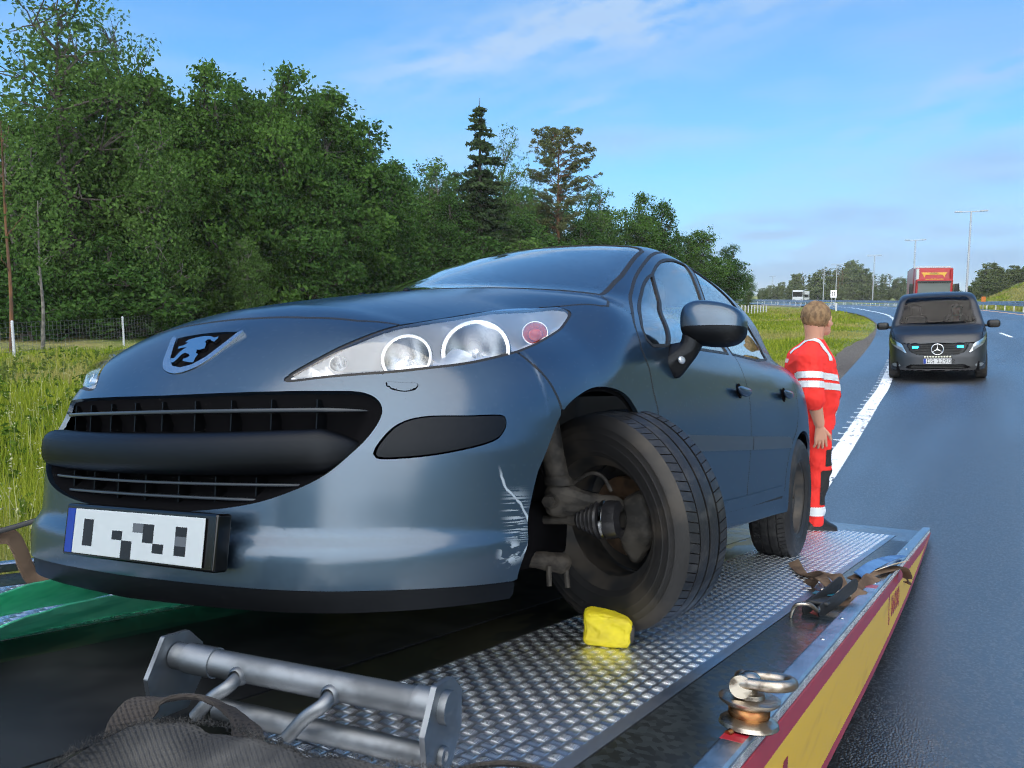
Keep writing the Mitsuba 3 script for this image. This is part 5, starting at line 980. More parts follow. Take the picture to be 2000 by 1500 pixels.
ring = lathe([(.112 + .010*math.cos(a), .010*math.sin(a)) for a in np.linspace(0, 2*PI, 9)], 36); star = cat(*[prism([(0, .020), (.020*math.cos(PI/6 + PI), -.010), (0, .0)] if False else [(.014, .0), (0, .108), (-.014, 0)], .012).apply_transform(trimesh.transformations.rotation_matrix(a, [0, 0, 1])) for a in (0, 2*PI/3, 4*PI/3)])
vp('star_emblem', xf(cat(ring, star), frame([-.965, 0, .69], [0, 1, 0], [0, 0, 1], [-1, 0, 0])), 'mat_star_silver', 30, gk)
for sgn in (-1, 1):
    bl = rbox(-.915, -.895, sgn*.42 - .058, sgn*.42 + .058, .715, .755, .009); k = vp('blue_flash_light', bl, 'mat_blue_lamp', 40, label='lit blue flashing light in the grille')
    scene[k]['emitter'] = {'type': 'area', 'radiance': rgb(.03, 2.6, 9.0)}
    for w in (.40,):
        arm = hull_chain({'a': ((.42, sgn*.86, 1.12), .03), 'b': ((.40, sgn*.98, 1.13), .03)}, [('a', 'b')], 10, .02, 1); mk = vp('mirror', mv(rbox(-.10, .08, -.125, .125, -.085, .085, .06), .42, sgn*1.10, 1.16), 'mat_grille_black'); vp('mirror_arm', arm, 'mat_grille_black', True, mk)
    for s in (0, 3.2): 
        wk = vp('wheel', mv(lathe([(.21, -.10), (.30, -.11), (.335, -.085), (.335, .085), (.30, .11), (.21, .10)], 36, 'y'), s, sgn*.84, .335), 'mat_tyre'); vp('rim', mv(lathe([(0, .06), (.20, .08), (.215, .10)], 30, 'y') if sgn > 0 else lathe([(.215, -.10), (.20, -.08), (0, -.06)], 30, 'y'), s, sgn*.84, .335), 'mat_steel_rim', 40, wk)
lb = vp('led_bar', rbox(-.985, -.955, -.265, .265, .515, .555, .008), 'mat_led_body'); 
mat('led_cell', plastic((.75, .74, .66), .1))
for i in range(10): vp('led_cell', mv(lathe([(0, .004), (.014, .003), (.019, 0)], 12, 'x'), -.990, -.235 + i*.0522, .535) if False else xf(lathe([(0, .004), (.015, .003), (.020, 0)], 12), frame([-.986, -.235 + i*.0522, .535], [0, 1, 0], [0, 0, 1], [-1, 0, 0])), 'mat_led_cell', 40, lb)
pk = vp('number_plate', rbox(-.975, -.962, -.26, .26, .385, .497, .004), 'mat_plate_white', 40, label='white number plate reading DS 12902'); vp('blue_band', bx(-.977, -.9755, -.258, -.213, .388, .494), 'mat_blue_print', False, pk)
vp('lettering', xf(meshkit.text_mesh('DS 12902', .082, .002, False), frame([-.9752, -.200, .403], [0, .98, 0], [0, 0, 1], [-1, 0, 0])), 'mat_dark_print', False, pk)
vp('wiper', cat(tube([(.0, -.45, 1.215), (.03, -.1, 1.23), (.04, .25, 1.235)], .010, 6), tube([(.0, .05, 1.21), (.03, .35, 1.225), (.04, .62, 1.235)], .010, 6)), 'mat_void')
vp('underbody', bx(-.75, 3.8, -.78, .78, .22, .42), 'mat_void'); vp('dashboard', rbox(.22, .75, -.80, .80, .95, 1.19, .05), 'mat_interior')
for t in (-.42, .42): sk = vp('seat', rbox(1.35, 1.55, t - .24, t + .24, .6, 1.35, .08), 'mat_interior'); vp('headrest', rbox(1.42, 1.52, t - .12, t + .12, 1.36, 1.58, .05), 'mat_interior', 40, sk)
vp('bulkhead', bx(1.75, 1.8, -.75, .75, .4, 1.75), 'mat_void'); vp('cab_floor', bx(.2, 1.8, -.85, .85, .40, .44), 'mat_void')
vp('steering_wheel', xf(lathe([(.18 + .016*math.cos(a), .016*math.sin(a)) for a in np.linspace(0, 2*PI, 9)], 30), frame([.80, .40, 1.20], [0, 1, 0], [.5, 0, .86], [.86, 0, -.5])), 'mat_void')
# its driver
drv = thing('person', 'driver in dark clothes and cap at the wheel inside the van', 'person'); mat('dark_cloth', prin((.02, .022, .03), .85))
D_ = {'h': ((1.12, .40, 1.50), .085), 'f': ((1.06, .40, 1.475), .066), 'ch': ((1.04, .40, 1.425), .042), 'n': ((1.15, .40, 1.38), .052), 'no': ((.985, .40, 1.475), .014), 't': ((1.22, .40, 1.15), .13), 'b': ((1.25, .40, .80), .15), 'hl': ((.84, .57, 1.20), .035), 'hr': ((.84, .23, 1.20), .035), 'el': ((1.05, .66, 1.03), .045), 'er': ((1.05, .14, 1.03), .045)}
scene[drv] = mikit.ply(xf(hull_chain(D_, [('h', 'f'), ('f', 'ch'), ('f', 'no'), ('h', 'n'), ('n', 't'), ('t', 'b'), ('el', 'hl'), ('er', 'hr')], 12, .03, 2), VM), 'mat_skin', 50)
part(drv, 'jacket', xf(hull_chain({'a': ((1.22, .24, 1.24), .09), 'b': ((1.22, .56, 1.24), .09), 'c': ((1.25, .40, .8), .18), 'd': ((1.19, .40, 1.30), .08), 'el': ((1.05, .66, 1.03), .062), 'er': ((1.05, .14, 1.03), .062), 'hl': ((.90, .60, 1.15), .045), 'hr': ((.90, .20, 1.15), .045)}, [('a', 'b', 'c', 'd'), ('a', 'er'), ('b', 'el'), ('er', 'hr'), ('el', 'hl')], 12, .04, 2), VM), 'mat_dark_cloth', True)
cp = trimesh.creation.icosphere(3, 1.0); cv = cp.vertices*[.105, .095, .085] + [1.12, .40, 1.535]; part(drv, 'cap', xf(cat(clipm(trimesh.Trimesh(cv, cp.faces, process=False), cv[:, 2] - 1.525), rbox(.98, 1.10, .33, .47, 1.520, 1.534, .006)), VM), 'mat_dark_cloth', True)
# silver car half hidden behind the van
sHC = _sp([(-1.3, .2), (-.9, .5), (-.8, .66), (-.4, .84), (.2, .95), (.4, 1.02), (1.1, 1.38), (1.7, 1.44), (2.4, 1.38), (3.2, 1.05)]); sW = _sp([(-1, .7), (-.5, .82), (.3, .87), (2.4, .87), (3.3, .75)]); sWW = _sp([(.15, .05), (.35, 0), (.8, 0), (.95, .06), (1.2, .2), (1.45, .36)]); sF = _sp([(0, -.85), (.4, -.80), (.65, -.66), (.8, -.4), (.9, .1)]); sFW = _sp([(.2, .04), (.4, 0), (.6, .03), (.8, .2)])
def car_shell2(s, t, w):
    t = np.sqrt(t*t + 1e-6); return smax(smax(smax((sF(t) + sFW(w) - s)*.9, t - (sW(s) - sWW(w)), .1), s - 3.3, .12), (w - sHC(s) + .04*(t/.7)**2)*.85, .08)
use_shell(car_shell2, (-.95, -.95, .2), (3.4, .95, 1.5), .05)
sc_ = thing('silver_car', 'silver car mostly hidden behind the left side of the van', 'car'); mat('silver_paint', plastic((.30, .32, .34), .05))
o_ = edge(np.array([33.8]), np.array([.98]))[0]; SM = frame([o_[0], o_[1], float(bank(.98, 33.8))], nrm([-.075, 1, 0]), nrm([1, .075, .045]), nrm([-.045, 0, 1]))
swg = np.where(V0[:, 2] > .95, np.minimum(sdf2(V0[:, :2], np.array([(.35, -.62), (.35, .62), (1.08, .50), (1.08, -.50)])), 1), -1); ssd = np.where(np.abs(V0[:, 1]) > .42, sdf2(V0[:, [0, 2]], np.array([(.55, .97), (1.15, 1.33), (2.2, 1.33), (2.7, 1.02)])), -1); shl = np.where(V0[:, 0] < 0, sdf2(np.stack([np.abs(V0[:, 1]), V0[:, 2]], 1), np.array([(.48, .60), (.78, .64), (.82, .74), (.55, .72)])), -1); sgr = np.where(V0[:, 0] < -.4, sdf2(V0[:, 1:], np.array([(-.42, .44), (.42, .44), (.45, .62), (-.45, .62)])), -1)
part(sc_, 'body', skin_ply(*panel(allmin(-swg, -ssd, -shl, -sgr), .02), 'mat_silver_paint', SM), None); part(sc_, 'windscreen', skin_ply(*panel(swg, 0, -.005), 'mat_gloss_black', SM), None); part(sc_, 'side_window', skin_ply(*panel(allmin(ssd, -V0[:, 1]), 0, -.005), 'mat_gloss_black', SM), None); part(sc_, 'side_window', skin_ply(*panel(allmin(ssd, V0[:, 1]), 0, -.005), 'mat_gloss_black', SM), None)
for sg_ in (-1, 1):
    part(sc_, 'headlight', skin_ply(*panel(allmin(shl, sg_*V0[:, 1]), 0, -.002), 'mat_lamp_glass', SM), None); part(sc_, 'mirror', xf(mv(rbox(-.08, .08, -.10, .10, -.06, .06, .04), .65, sg_*.98, .98), SM), 'mat_grille_black')
    for s in (0, 2.5): part(sc_, 'wheel', xf(mv(lathe([(0, -.06), (.2, -.09), (.30, -.09), (.30, .09), (.2, .09), (0, .06)], 24, 'y'), s, sg_*.76, .30), SM), 'mat_tyre')
part(sc_, 'grille', skin_ply(*panel(sgr, 0, -.01), 'mat_grille_black', SM), None); part(sc_, 'number_plate', xf(bx(-.88, -.865, -.26, .26, .42, .53), SM), 'mat_plate_white', False); part(sc_, 'underbody', xf(bx(-.6, 3.0, -.7, .7, .18, .4), SM), 'mat_void')
# red lorry
lo = thing('lorry', 'red lorry with a yellow sign panel above its windscreen behind the van', 'lorry'); mat('lorry_red', plastic((.55, .02, .028), .07)); mat('lorry_white', plastic((.72, .73, .74), .15)); mat('sign_yellow', plastic((.75, .50, .03), .2)); mat('lorry_screen', plastic((.22, .26, .25), .06))
o_ = edge(np.array([67.6]), np.array([2.55]))[0]; LM = frame([o_[0], o_[1], float(bank(2.55, 67.6))], nrm([-.12, 1, 0]), nrm([1, .12, .0]), [0, 0, 1.])
def lp(nm, m, mt, sm=40, parent=None, **k): return part(parent or lo, nm, xf(m, LM), mt, sm, **k)
ck = lp('cab', rbox(0, 2.2, -1.24, 1.24, .55, 2.95, .10), 'mat_lorry_red'); 
dv, df_ = np.array([(.15, -1.2, 2.85), (.15, 1.2, 2.85), (.55, 1.22, 3.75), (.55, -1.22, 3.75), (2.2, -1.24, 2.85), (2.2, 1.24, 2.85), (2.2, 1.24, 3.82), (2.2, -1.24, 3.82)]), None
lp('roof_deflector', trimesh.convex.convex_hull(np.vstack([dv, dv*[1, .97, 1] + [0, 0, .03]])), 'mat_lorry_red'); lp('trailer', rbox(2.8, 14, -1.27, 1.27, 1.0, 3.95, .04), 'mat_lorry_red'); lp('trailer_edge', rbox(2.72, 2.8, -1.28, 1.28, 3.80, 3.97, .02), 'mat_lorry_white')
tl = nrm([.40, 0, .9]); fm = frame([.33, 0, 3.28], [0, 1, 0], tl, np.cross([0, 1, 0], tl)*1.0)
if fm[0, 2] > 0: fm[:3, 2] *= -1
sk = lp('sign_panel', xf(prism([(-.86, .17), (.86, .17), (.74, -.03), (.66, -.25), (.58, -.03), (-.58, -.03), (-.66, -.25), (-.74, -.03)], .03), fm), 'mat_sign_yellow', False)
tm = meshkit.text_mesh('VIKING', .12, .01, True); tm = mv(tm, -tm.vertices[:, 0].mean(), 0, 0); lp('lettering', xf(mv(tm, 0, .02, .032), fm), 'mat_dark_print', False, sk)
lp('lower_sign', mv(bx(0, .04, -.6, .6, 0, .13), .02, 0, 2.83), 'mat_sign_yellow', False); lp('windscreen', rbox(-.03, .08, -1.08, 1.08, 1.75, 2.72, .03), 'mat_lorry_screen'); lp('sun_visor', rbox(-.22, .05, -1.12, 1.12, 2.68, 2.80, .03), 'mat_gloss_black'); lp('grille', rbox(-.03, .06, -.8, .8, .85, 1.6, .03), 'mat_grille_black')
for sg_ in (-1, 1):
    lp('side_fairing', rbox(.05, .25, sg_*1.12 - .10, sg_*1.12 + .10, 2.85, 3.72, .05), 'mat_lorry_white' if sg_ < 0 else 'mat_lorry_red'); lp('mirror', rbox(-.05, .12, sg_*1.50 - .14, sg_*1.50 + .14, 1.75, 2.60, .05), 'mat_gloss_black'); lp('headlight', rbox(-.04, .05, sg_*.95 - .18, sg_*.95 + .18, .7, .9, .03), 'mat_lamp_glass')  # left fairing white: the glint on the cab corner is put into its colour
    for s in (1.2, 4.0, 11, 12.3): lp('wheel', mv(lathe([(0, -.1), (.3, -.15), (.5, -.15), (.5, .15), (.3, .15), (0, .1)], 24, 'y'), s, sg_*1.05, .5), 'mat_tyre')
# white coach and white box van in the far bend
co = thing('coach', 'white coach with a dark windscreen in the far bend of the road', 'bus'); mat('coach_white', plastic((.70, .72, .73), .1))
def veh(th, x, y, hd, L, W_, H, mt, scr):
    z = float(max(gz(x, y), 0)); a = math.radians(hd); M = frame([x, y, z], [math.sin(a), math.cos(a), 0], [math.cos(a), -math.sin(a), 0], [0, 0, 1])
    q = lambda nm, m, mt_: part(th, nm, xf(m, M), mt_, 40)
    q('body', rbox(0, L, -W_/2, W_/2, .35, H, .12), mt); q('windscreen', rbox(-.04, .1, -W_/2 + .1, W_/2 - .1, scr[0], scr[1], .03), 'mat_gloss_black'); q('number_plate', bx(-.05, 0, -.26, .26, .45, .6), 'mat_plate_white')
    for s in (1.4, L - 2.): 
        for g_ in (-1, 1): q('wheel', mv(lathe([(0, -.1), (.45, -.14), (.45, .14), (0, .1)], 20, 'y'), s, g_*(W_/2 - .12), .45), 'mat_tyre')
    for g_ in (-1, 1):
        for i in range(max(1, int(L/2) - 1)): q('side_window', bx(1.2 + i*2, 2.9 + i*2, g_*(W_/2 + .005) - .01, g_*(W_/2 + .005) + .01, scr[0] + .15, scr[1]), 'mat_gloss_black')
        q('headlight', rbox(-.05, .05, g_*.85 - .2, g_*.85 + .2, .75, .95, .03), 'mat_lamp_glass')
veh(co, -41.0, 209, -9, 11.5, 2.5, 3.2, 'mat_coach_white', (1.5, 2.7)); bv = thing('box_van', 'white box van following the coach in the far bend', 'van'); veh(bv, -43.0, 228, -9, 7.5, 2.4, 3.0, 'mat_coach_white', (1.3, 2.1))
# ---------------------------------------------------------------- fences, rails, lamps, signs
mat('post_white', prin((.62, .64, .66), .45, .1)); mat('wire', prin((.16, .17, .17), .5, .6)); mat('rail_steel', metal(vnoise(3., (.50, .53, .56), (.66, .68, .70), 2), .3)); mat('pole_grey', prin((.42, .44, .46), .45, .4)); mat('concrete', prin(vnoise(3., (.22, .21, .20), (.34, .33, .31), 3), .9)); mat('sign_white', prin((.75, .76, .77), .5)); mat('marker_orange', plastic((.75, .30, .02), .3))
FP = [(-22.0, 6.6), (-26.1, 13.6), (-31.5, 20.9), (-38.1, 30.9), (-43., 42.), (-45., 54.)]
fe = thing('wire_fence', 'wire mesh fence with white posts along the forest', 'fence')
tops = [1.05, 1.04, .93, 1.24, 1.3, 1.3]; V = []
for (x, y), zt in zip(FP, tops):
    part(fe, 'post', cat(cyl((x, y, zt - 1.55), (x, y, zt), .042, 10), mv(trimesh.creation.icosphere(1, .042), x, y, zt)), 'mat_post_white', 40)
for (x0, y0), (x1, y1), t0, t1 in zip(FP[:-1], FP[1:], tops[:-1], tops[1:]):
    L = math.hypot(x1 - x0, y1 - y0)
    for k in range(7): d = .03 + .15*k; V.append(tube([(x0, y0, t0 - d), ((x0+x1)/2, (y0+y1)/2, (t0+t1)/2 - d - .02), (x1, y1, t1 - d)], .0045, 4))
    for s in np.arange(.30, L, .30): f = s/L; x, y, zt = x0 + (x1-x0)*f, y0 + (y1-y0)*f, t0 + (t1-t0)*f; V.append(tube([(x, y, zt - .95), (x, y, zt - .5), (x, y, zt - .03)], .0040, 4))
part(fe, 'wire_mesh', cat(*V), 'mat_wire', False, kind='stuff')
f2 = thing('post_fence', 'row of tall pale fence posts beyond the car\'s rear window', 'fence')
for i in range(11): x, y = -20.8 - .035*i, 76.8 + 1.42*i; part(f2, 'post', cyl((x, y, -1.2), (x, y, .95 - .02*i), .06, 8), 'mat_post_white', 40)
wv = [tube([(-20.8, 76.8, .8 - .22*k), (-21.0, 84, .7 - .22*k), (-21.15, 91, .6 - .22*k)], .012, 4) for k in range(5)]; part(f2, 'wires', cat(*wv), 'mat_wire', False, kind='stuff')
WB = [(-.04, .155), (-.015, .150), (.03, .11), (.03, .06), (-.03, .02), (-.03, -.02), (.03, -.06), (.03, -.11), (-.015, -.150), (-.04, -.155), (-.045, -.15), (-.02, -.14), (.024, -.11), (.024, -.065), (-.036, -.02), (-.036, .02), (.024, .065), (.024, .11), (-.02, .14), (-.045, .15)]
def rail(label, l0, l1, u, zt, step=4., sgn=1, post=True):
    th = thing('guard_rail', label, 'guard rail'); l = np.arange(l0, l1, 2.); P = edge(l, u + 0*l); z = np.maximum(bank(u, l), gz(P[:, 0], P[:, 1])) + zt
    part(th, 'beam', sweep(np.column_stack([P, z]), [(a*sgn, b) for a, b in (WB if sgn > 0 else WB[::-1])]), 'mat_rail_steel', 40)
    for lp_ in np.arange(l0, l1, step):
        p = edge(np.array([lp_]), np.array([u + .08*sgn]))[0]; zz = float(max(bank(u, lp_), gz(*p))); part(th, 'post', mv(bx(-.05, .05, -.06, .06, -.2, zt + .05), p[0], p[1], zz), 'mat_rail_steel', False)
rail('steel guard rail on posts along the median at the right frame edge', 52, 200, 10.2, .62)
rail('second guard rail on the far side of the median', 60, 210, 12.9, .62, sgn=-1)
rail('guard rail on the outside of the far bend', 112, 235, -4.2, .62, sgn=-1); rail('guard rail between the bend and the wood', 120, 250, 24.6, .62)
LAMPS = [(-2.41, 112.4, 1), (-12.1, 164.8, 1), (-25.6, 224.2, 1), (-43.4, 282.2, 1), (-68.1, 354.7, 0), (-99.7, 440.6, 1), (-40.7, 243.1, 0), (-22.9, 288.5, 0)]
WHO = ['tallest street lamp with a double head, above the van\'s right corner', 'street lamp with a double head beside the red lorry', 'street lamp with a double head left of the van', 'street lamp with a double head above the worker\'s head', 'slim street lamp above the white coach', 'most distant street lamp at the end of the forest edge', 'slim pole left of the road sign in the wood', 'slim distant pole left of the red lorry']
for (x, y, dbl), w in zip(LAMPS, WHO):
    H = 11.85 if dbl or y > 300 else 9.6; t = thing('street_lamp', w, 'street lamp', None); z = float(gz(x, y))
    part(t, 'pole', cyl((x, y, z - .2), (x, y, H), .13 + y*.00012, 8, .08 + y*.00012), 'mat_pole_grey', 40)
    if dbl:
        part(t, 'arm', cyl((x - 1.35, y, H), (x + 1.35, y, H), .05 + y*.0001, 6), 'mat_pole_grey', 40)
        for s in (-1, 1): part(t, 'lamp_head', rbox(x + s*1.35 - .42, x + s*1.35 + .42, y - .16, y + .16, H - .03, H + .12, .05), 'mat_pole_grey', 40)
sn_ = thing('road_sign', 'small white road sign on two posts below the far wood', 'road sign'); x, y = -24.9, 159.6
part(sn_, 'panel', bx(x - .55, x + .55, y - .02, y + .02, 1.45, 2.85), 'mat_sign_white', False)
for s in (-.3, .3): part(sn_, 'post', cyl((x + s, y + .06, -.3), (x + s, y + .06, 2.6), .05, 8), 'mat_pole_grey', 40)
for s in (-.18, .18): part(sn_, 'arrow', xf(prism([(-.05, -.4), (.05, -.4), (.05, .2), (.12, .2), (0, .42), (-.12, .2), (-.05, .2)], .01), frame([x + s, y - .022, 2.15], [1, 0, 0], [0, 0, 1], [0, -1, 0])), 'mat_dark_print', False)
mk_ = thing('marker_post', 'orange marker post behind the right guard rail', 'marker post'); x, y = -.5, 100.2; z = float(gz(x, y))
part(mk_, 'post', cyl((x, y, z - .2), (x, y, z + .9), .05, 8), 'mat_pole_grey', 40); part(mk_, 'orange_box', rbox(x - .22, x + .22, y - .12, y + .12, z + .75, z + 1.35, .05), 'mat_marker_orange', 40)
bg = thing('road_bridge', 'low concrete road bridge with a railing at the left end of the bend', 'bridge'); 
P0, P1 = edge(np.array([150., 176.]), np.array([-4.6, -4.6])); d_ = nrm(np.append(P1 - P0, 0)); n_ = np.array([-d_[1], d_[0], 0])
BM = frame([*P0, 0], d_, n_, [0, 0, 1]); L_b = float(np.linalg.norm(P1 - P0))
part(bg, 'edge_beam', xf(bx(0, L_b, 0, .4, -.9, .05), BM), 'mat_concrete', False); part(bg, 'opening_shade', xf(bx(3, L_b - 4, .40, .45, -1.6, -.45), BM), 'mat_void', False); part(bg, 'pier', xf(bx(2, 3.5, .3, .8, -1.6, -.4), BM), 'mat_concrete', False)  # thin black slab stands in for the shade under the bridge
rl_ = edge(np.array([104.]), np.array([-3.9]))[0]
ra = thing('railing_end', 'pale railing end where the guard rail begins in the bend', 'railing'); part(ra, 'end_post', bx(rl_[0] - .09, rl_[0] + .09, rl_[1] - .09, rl_[1] + .09, -.2, .95), 'mat_post_white', False)
for z in (.35, .65, .9): q = edge(np.arange(104., 113), np.full(9, -3.9)); part(ra, 'rail', tube(np.column_stack([q, np.full(9, z)]), .035, 6), 'mat_post_white', 40)
# ---------------------------------------------------------------- trees
def leafmat(name, c0, c1, c2, sc=.55):
    def f(p, n, uv):
        a = fbm(p.x*sc, p.y*sc, p.z*sc, 3); b = noise(p.x*7, p.y*7, p.z*7)
        g = mix(c0, c1, smoothstep(.30, .68, a*.55 + b*.45)); return mix(g, c2, smoothstep(.72, .95, b)*.6)
    scene['mat_' + name] = {'type': 'principledthin', 'base_color': proc(f), 'roughness': .55, 'spec_trans': 0., 'diff_trans': .55}
    return 'mat_' + name
leafmat('leaf_oak', (.052, .112, .024), (.098, .190, .040), (.18, .25, .06)); leafmat('leaf_light', (.066, .132, .032), (.115, .20, .052), (.19, .27, .085))
leafmat('leaf_dark', (.040, .092, .023), (.072, .148, .036), (.13, .20, .054)); leafmat('needle_spruce', (.045, .080, .036), (.078, .118, .046), (.12, .15, .065))
leafmat('needle_pine', (.11, .135, .055), (.165, .18, .075), (.22, .21, .09)); leafmat('leaf_far', (.10, .135, .05), (.155, .19, .075), (.20, .22, .10), .25)  # far leaves lightened: the haze of distance is put into their colour
mat('bark', bump(prin(vnoise(9., (.05, .042, .034), (.11, .095, .08), 4, .3, .7, (1, 1, .3)), .9), lambda p, n, uv: fbm(p.x*20, p.y*20, p.z*5, 3)*.02))
mat('bark_pine', prin(vnoise(5., (.20, .095, .045), (.10, .06, .04), 4, .3, .7, (1, 1, .4)), .9)); mat('bark_pale', prin(vnoise(7., (.24, .22, .19), (.12, .11, .09), 3), .85))
def leaves(C, N, size, rng, up=.35, asp=1.7):
    """leaf quads (bent) at the points C; N gives a rough outward direction"""
    n = len(C); d = rng.normal(size=(n, 3)); nn = N*.6 + d*.8 + [0, 0, up]; nn /= np.linalg.norm(nn, axis=1, keepdims=True)
    a = np.cross(nn, rng.normal(size=(n, 3))); a /= np.linalg.norm(a, axis=1, keepdims=True); b = np.cross(nn, a)
    s = size*rng.uniform(.65, 1.35, (n, 1))
    V = np.stack([C - a*s*asp*.5, C + b*s*.5 + nn*s*.12, C + a*s*asp*.5 - nn*s*.1, C - b*s*.5 + nn*s*.12], 1).reshape(-1, 3)
    i = np.arange(n)[:, None]*4; return V, np.concatenate([i + [0, 1, 2], i + [0, 2, 3]], 0)
def branch(p0, p1, r0, r1, rng, wob=.08, k=6):
    t = np.linspace(0, 1, k)[:, None]; P = p0*(1-t) + p1*t; L = np.linalg.norm(p1 - p0); P[1:-1] += rng.normal(size=(k-2, 3))*wob*L*.5
    P[:, 2] += (np.sin(t[:, 0]*PI)*.05*L); return tube(P, 1., 5, scale=np.linspace(r0, r1, k))
def broadleaf(seed, H=12., R=3.2, base=.12, nt=300, per=26, lsz=.17, spread=.50, blobs=9, gap=.0, flat=1.):
    rng = np.random.default_rng(seed); wood = []
    top = np.array([rng.normal()*.3, rng.normal()*.3, H*.88])
    wood.append(branch(np.zeros(3), top, .018*H, .02, rng, .03, 9))
    cs = []
    for k in range(blobs):
        f = (k + .5)/blobs; z = H*(base + (1 - base)*(.06 + .88*f)); rr = R*(.55 + .6*math.sin(PI*min(1, .18 + .72*f)))*rng.uniform(.75, 1.1)*(1 - .35*max(0, f - .6)/.4)
        ang = k*2.4 + rng.uniform(-.5, .5); off = rr*rng.uniform(.25, .55); cs.append((np.array([off*math.cos(ang), off*math.sin(ang), z]), rr*.62, H*(1-base)*.17*flat))
    cs.append((np.array([top[0], top[1], H*.93]), R*.28, H*.075))
    tips, dirs = [], []
    w = np.array([c[1]**2 for c in cs]); w /= w.sum()
    for k, n in zip(range(len(cs)), rng.multinomial(nt, w)):
        c, r, h = cs[k]; d = rng.normal(size=(n, 3)); d[:, 2] += .25; d /= np.linalg.norm(d, axis=1, keepdims=True)
        q = c + d*[r, r, h]*rng.uniform(.55, 1.08, (n, 1)); tips.append(q); dirs.append(d)
        a = np.array([top[0]*c[2]/H*.6, top[1]*c[2]/H*.6, max(.3, c[2] - r*.9)]); wood.append(branch(a, c + [0, 0, h*.1], .0055*H, .02, rng, .12))
        for t in q[:6]: wood.append(branch(c - [0, 0, h*.2], t, .035, .01, rng, .1, 4))
    tips, dirs = np.vstack(tips), np.vstack(dirs)
    m = len(tips); per_ = rng.poisson(per, m); C = np.repeat(tips, per_, 0); D = np.repeat(dirs, per_, 0)
    C = C + np.clip(rng.normal(size=C.shape), -2, 2)*spread*.5*np.repeat(rng.uniform(.6, 1.3, m), per_)[:, None]*[1, 1, .7]
    k = C[:, 2] > .1; return leaves(C[k], D[k], lsz, rng), cat(*wood)
def spruce(seed, H=17., R=3.3, lv=46, lsz=.30):
    rng = np.random.default_rng(seed); wood = [tube([(0, 0, 0), (.03, 0, H*.5), (0, 0, H)], 1, 7, scale=[.016*H, .008*H, .012])]; C, D = [], []
    for k in range(lv):
        f = k/lv; z = H*(.05 + .93*f); z += rng.uniform(-.25, .25); rr = R*(1 - f)**.85*rng.uniform(.72, 1.15) + .12; nb = int(8 - 3*f)
        for j in range(nb):
            a = rng.uniform(0, 2*PI); L = rr*rng.uniform(.45, 1.2); e = np.array([math.cos(a), math.sin(a), 0])
            t = np.linspace(.08, 1, max(4, int(L*9))); sag = -.42*L*t**1.3 + .20*L*t**3
            P = e*(t*L)[:, None] + np.stack([0*t, 0*t, z + sag + .10*(f > .8)*L*t], 1)
            if L > .5: wood.append(tube(P[::max(1, len(P)//3)], 1, 4, scale=np.linspace(.03, .008, len(P[::max(1, len(P)//3)]))))
            sd = np.cross(e, [0, 0, 1]); n = 4
            for s in range(n):
                q = P + sd*(rng.uniform(-1, 1, (len(P), 1))*.30*L*(1.05 - t)[:, None]) + [0, 0, -.06] + rng.normal(size=P.shape)*.05
                C.append(q); D.append(np.broadcast_to(e*.3 + [0, 0, .4], q.shape))
    return leaves(np.vstack(C), np.vstack(D), lsz*.55, rng, .2, 2.6), cat(*wood)
def pine(seed, H=16., R=2.6, bare=.40, n=100):
    rng = np.random.default_rng(seed); tr = np.array([(0, 0, 0), (.12, .05, H*.35), (-.08, 0, H*.65), (.05, .05, H*.97)]); wood = [tube(catmull(tr, 4), 1, 8, scale=np.linspace(.015*H, .03, 13))]; C, D = [], []
    for k in range(n):
        f = bare + (1 - bare)*(k + rng.uniform(0, 1))/n; z = H*f; g = (f - bare)/(1 - bare); rr = R*(.45 + 1.0*math.sin(PI*(.15 + .75*g)))*.8*rng.uniform(.55, 1.1)
        if g < .25 and rng.uniform() < .35: rr *= .6
        a = rng.uniform(0, 2*PI); e = np.array([math.cos(a), math.sin(a), .28 + .25*g]); p0 = np.array([0, 0, z]); p1 = p0 + e*rr; wood.append(branch(p0, p1, .035, .012, rng, .16, 5))
        for s in range(int(4 + rr*4)):
            q = p0 + (p1 - p0)*rng.uniform(.45, 1.08) + rng.normal(size=3)*.20*[1, 1, .6]; m = 15; d = rng.normal(size=(m, 3)); d /= np.linalg.norm(d, axis=1, keepdims=True); d[:, 2] = np.abs(d[:, 2])*.9
            C.append(q + d*.17); D.append(d)
    return leaves(np.vstack(C), np.vstack(D), .085, rng, .1, 3.2), cat(*wood)
def kind(name, fn, lm, bm, H):
    (V, F), w = fn; return dict(leaf=mikit.ply((V, F), lm, False), wood=mikit.ply(w, bm, 40), H=H)
